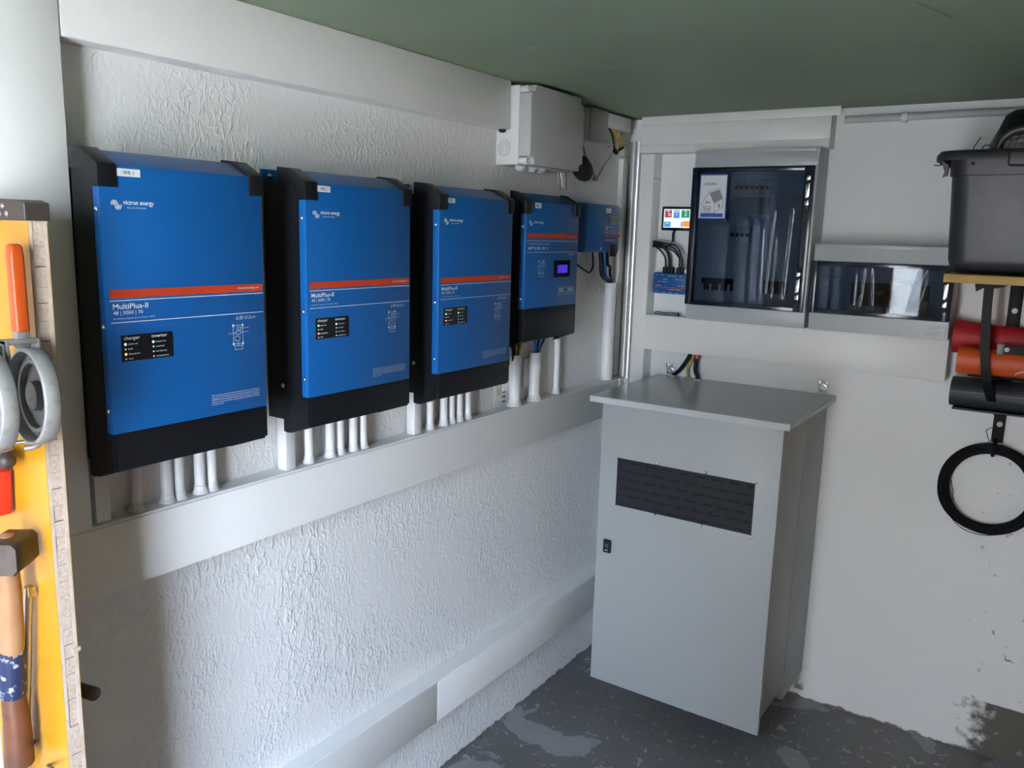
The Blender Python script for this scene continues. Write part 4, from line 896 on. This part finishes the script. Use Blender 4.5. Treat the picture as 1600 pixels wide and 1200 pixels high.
r_ = roll('foam_mat_roll', 'dark grey rolled foam mat, lowest of the strapped rolls', 'mat', 1.180, 1.72, YB-.066, 1.206, .054, .0455, M['mat_roll'])
MB().box(1.190, 1.72, YB-.110, YB-.060, 1.155, 1.161).build('loose_flap', M['mat_roll'], r_, .002)
mb = MB(); mb.box(1.180, 1.72, YB-.1215, YB-.1185, 1.213, 1.2155).build('edge_fold', mat('foam_edge', (.09, .10, .115, 1), .5), r_)

t = thing('wire_coil', 'coil of black wire hanging on the wall from the rail hook', 'wire coil', (1.310, YB-.03, .757))
rnd = random.Random(5); mb = MB(); cx, cz = 1.313, .9005
for k in range(26):
    ra = .1165+.0225*((k % 7)/6)+(rnd.random()-.5)*.004; yo = YB-.012-.006*(k//7)-rnd.random()*.003; ph = rnd.random()*6; e = rnd.random()*.003
    mb.tube([(cx+(ra+e*math.sin(2*a+ph))*math.cos(a), yo, cz+(ra*1.025+e*math.cos(2*a+ph))*math.sin(a)) for a in [2*math.pi*i/48 for i in range(48)]], .0034, 5, closed=True)
mb.build('windings', M['wire_black'], t)
MB().tube(smooth_path([(1.302, YB-.02, 1.098), (1.290, YB-.03, 1.092), (1.285, YB-.03, 1.086), (1.288, YB-.03, 1.078), (1.293, YB-.025, 1.062), (1.30, YB-.02, 1.045)]), .0012, 6).build('loose_end', M['wire_black'], t)
MB().tube(smooth_path([(1.318, YB-.02, 1.041), (1.330, YB-.034, 1.049), (1.345, YB-.034, 1.044), (1.365, YB-.03, 1.030), (1.385, YB-.02, 1.016)]), .0014, 6).build('loose_end', M['wire_black'], t)
MB().tube(smooth_path([(1.207, YB-.03, .915), (1.212, YB-.036, .895), (1.218, YB-.036, .880), (1.218, YB-.036, .862), (1.222, YB-.03, .848)]), .0012, 6).build('loose_end', M['wire_black'], t)
MB().tube(smooth_path([(1.20, YB-.014, .82), (1.225, YB-.03, .785), (1.262, YB-.034, .760), (1.31, YB-.03, .7525), (1.35, YB-.02, .758)]), .0013, 6).build('loose_end', M['wire_black'], t)

# ------------------------------------------------------------------ yellow tool board at the left edge
BX, BY0, BY1, BZ = .228, .603, .629, 1.649
t = thing('tool_board', 'yellow shuttering board standing out from the left wall, tools on its face', 'board', (.12, .616, .0))
f_ = MB().box(.001, BX, BY0, BY0+.0052, .002, BZ).build('front_ply', M['rim'], t)
MB().box(.001, BX-.0002, BY0-.0008, BY0, .002, BZ-.0005).build('yellow_face', M['yellow'], f_)
MB().box(.001, BX, BY1-.0058, BY1, .002, BZ).build('back_ply', M['rim'], t)
MB().box(.001, BX-.0002, BY1, BY1+.0008, .002, BZ-.0005).build('yellow_face', M['yellow'], bpy.data.objects['back_ply'])
rnd = random.Random(11); z = BZ
while z > .60:
    h = rnd.uniform(.021, .029) if z < 1.62 else .034
    if z > 1.56: h = (.036, .029)[rnd.random() > .5]
    ins = rnd.uniform(0, .0011)
    MB().box(.001, BX-ins, BY0+.0054, BY1-.0060, z-h+rnd.choice((.0004, .0006, .0014)), z).build('core_block', M['core'], t)
    z -= h
MB().box(.001, BX-.0005, BY0+.0054, BY1-.0060, .002, z-.0005).build('core_rest', M['core'], t)
MB().box(BX-.001, BX+.0018, BY0+.018, BY1+.004, .985, .992).build('splinter', M['rim'], t)
br = thing('steel_bracket', 'dark brown steel flat bar with rivets on top of the yellow board', 'bracket', (.12, .616, BZ))
MB().prism([(.001, BZ+.0005), (BX+.005, BZ+.0005), (BX+.005, BZ+.0250), (BX-.015, BZ+.029), (.001, BZ+.033)], 'y', BY0-.0060, BY1+.003).build('bar', M['rust'], br, .0008, bseg=1)
for x, z in ((.172, 1.669), (.182, 1.658), (.162, 1.658), (.12, 1.668)): MB().dome((x, BY0-.0060, z), (0, -1, 0), .0042, .0022).build('rivet', M['castmetal'], br)
tag(MB().cyl((.060, .665, .858), (.2, .665, .884), .0115, None, 14).build('broomstick', M['brown']), 'brown stick end poking out behind the yellow board', 'stick')

def px_tool(dx, dy, label, m_handle, cat='hand tool'):
    t = thing('clamp_tool', label, cat, (.23+dx, .56, 1.325)); x = .236+dx
    rings = []
    for z, a, b in ((1.617, .006, .006), (1.614, .0085, .0085), (1.60, .0090, .0095), (1.56, .0090, .0095), (1.52, .0095, .0095), (1.496, .0095, .0095)):
        rings.append(rrect(x-a, x+a, .578-b, .578+b, .004, z, 3))
    loft(rings, True, True).build('handle', M[m_handle], t)
    # fork: neck and two cheeks straddling the wheel
    MB().box(x-.007, x+.007, .570, .588, 1.472, 1.4965).build('neck', M['castmetal'], t, .002)
    for y in (.5545, .5965): MB().prism([(x-.010, 1.485), (x+.010, 1.485), (x+.014, 1.455), (x+.010, 1.415), (x-.004, 1.400), (x-.012, 1.42), (x-.016, 1.455)], 'y', y-.002, y+.002).build('cheek', M['castmetal'], t, .001)
    MB().box(x-.010, x+.010, .5525, .5985, 1.478, 1.4855).build('yoke', M['castmetal'], t, .002)
    c = Vector((x+.024, .5755, 1.406)); ax = Vector((-.10, -1, .02))
    MB().lathe(c-ax*.014, ax, [(0, .030), (.001, .055), (.002, .067), (.004, .0685), (.022, .0685), (.0235, .0672), (.0235, .0635), (.009, .0605), (.009, .053), (.014, .0515), (.014, .046), (.006, .0445), (.006, .022), (.016, .020), (.016, .006)], 48).build('wheel', M['castmetal'], t)
    MB().tube(smooth_path([(x-.026, .556, 1.392), (x-.018, .554, 1.365), (x-.006, .552, 1.345), (x+.004, .550, 1.330)]), [.0050]*9+[.0055]*8+[.0050]*7+[.0035], 8).build('jaw', M['castmetal'], t)
    MB().tube(smooth_path([(x+.014, .590, 1.372), (x+.020, .588, 1.350), (x+.020, .580, 1.334), (x+.010, .566, 1.330)]), .0045, 8).build('jaw', M['castmetal'], t)
    MB().prism([(x-.002, 1.478), (x+.008, 1.478), (x+.004, 1.40), (x-.002, 1.352), (x-.010, 1.352), (x-.006, 1.40)], 'y', .5445, .5490).build('arm', M['castmetal'], t, .001)
    MB().cyl((x-.002, .553, 1.338), (x+.018, .583, 1.340), .0028, None, 8).build('jaw_pin', M['zinc'], t)
    t.location.y += dy
    return t
px_tool(0, 0, 'orange-handled clamp tool with a round grey wheel, hung on the yellow board', 'handle_or')
px_tool(.006, -.058, 'dark-handled clamp tool with a round grey wheel, at the photo left edge', 'rust')
tag(MB().tube([(.10, .588, 1.297), (.165, .575, 1.297), (.178, .572, 1.297), (.183, .571, 1.297)], [.0145, .0145, .012, .004], 14).build('file', M['rust']), 'dark brown round handle end below the dark-handled clamp tool', 'handle')
tag(MB().prism([(.10, 1.285), (.136, 1.270), (.130, 1.20), (.10, 1.19)], 'y', .575, .596).build('tool_grip', M['redtool'], None, .003), 'red plastic grip at the left edge, above the hammer', 'grip')
# club hammer hung on the board
t = thing('club_hammer', 'worn club hammer with a wooden handle wrapped in blue tape, hung on the board', 'hammer', (.22, .55, .79))
A = Vector((.62, -.785, 0)); B = Vector((.785, .62, 0)); c = Vector((.202, .556, 1.166))   # head axis comes towards the viewer
def head_ring(d, s, b=.006):
    pts = []
    for a, z in ((-s+b, -s), (s-b, -s), (s, -s+b), (s, s-b), (s-b, s), (-s+b, s), (-s, s-b), (-s, -s+b)): pts.append(tuple(c+A*d+B*a+Vector((0, 0, z))))
    return pts
loft([head_ring(-.036, .020), head_ring(-.032, .0235), head_ring(-.020, .024), head_ring(.016, .024), head_ring(.030, .0245), head_ring(.034, .0235, .007)], True, True).build('head', M['hammer'], t)
MB().lathe(c+Vector((-.006, -.002, .0235)), UZ, [(0, .0105), (.002, .010), (.0035, .006), (.004, .001)], 14).build('handle_tip', M['ash'], t)
hx = Vector((.184, .556, 1.143))
pth = [hx, Vector((.182, .558, 1.10)), Vector((.172, .560, 1.03)), Vector((.163, .562, .985))]
MB().tube(pth, [.0155, .0165, .0175, .0172], 16).build('handle', M['ash'], t)
MB().tube([pth[-1]+Vector((0, 0, .012)), Vector((.149, .564, .915))], [.0195, .0200], 16).build('blue_tape', M['bluetape'], t)
MB().tube([Vector((.1495, .564, .917)), Vector((.150, .566, .87)), Vector((.142, .568, .79))], [.0170, .0195, .022], 16).build('grip_end', M['brownwood'], t)
t = thing('steel_rod', 'long thin steel rod hanging beside the hammer handle', 'rod', (.13, .584, .72))
MB().tube([(.170, .591, 1.090), (.163, .591, 1.06), (.138, .591, .92), (.100, .591, .725), (.092, .591, .67)], .0065, 12).build('shaft', M['rod'], t)
MB().box(.174, .181, .586, .596, 1.076, 1.092).build('brass_clip', mat('brass', (.55, .40, .10, 1), .35, .8), t, .001)
for i, (p0, p1) in enumerate((((.118, .602, .798), (.176, .580, .828)), ((.160, .602, .772), (.224, .580, .806)))):
    tag(MB().cyl(p0, p1, .0022, None, 8).build('nail', M['hammer']), ('upper' if i == 0 else 'lower')+' bare nail sticking out low on the yellow board', 'nail')
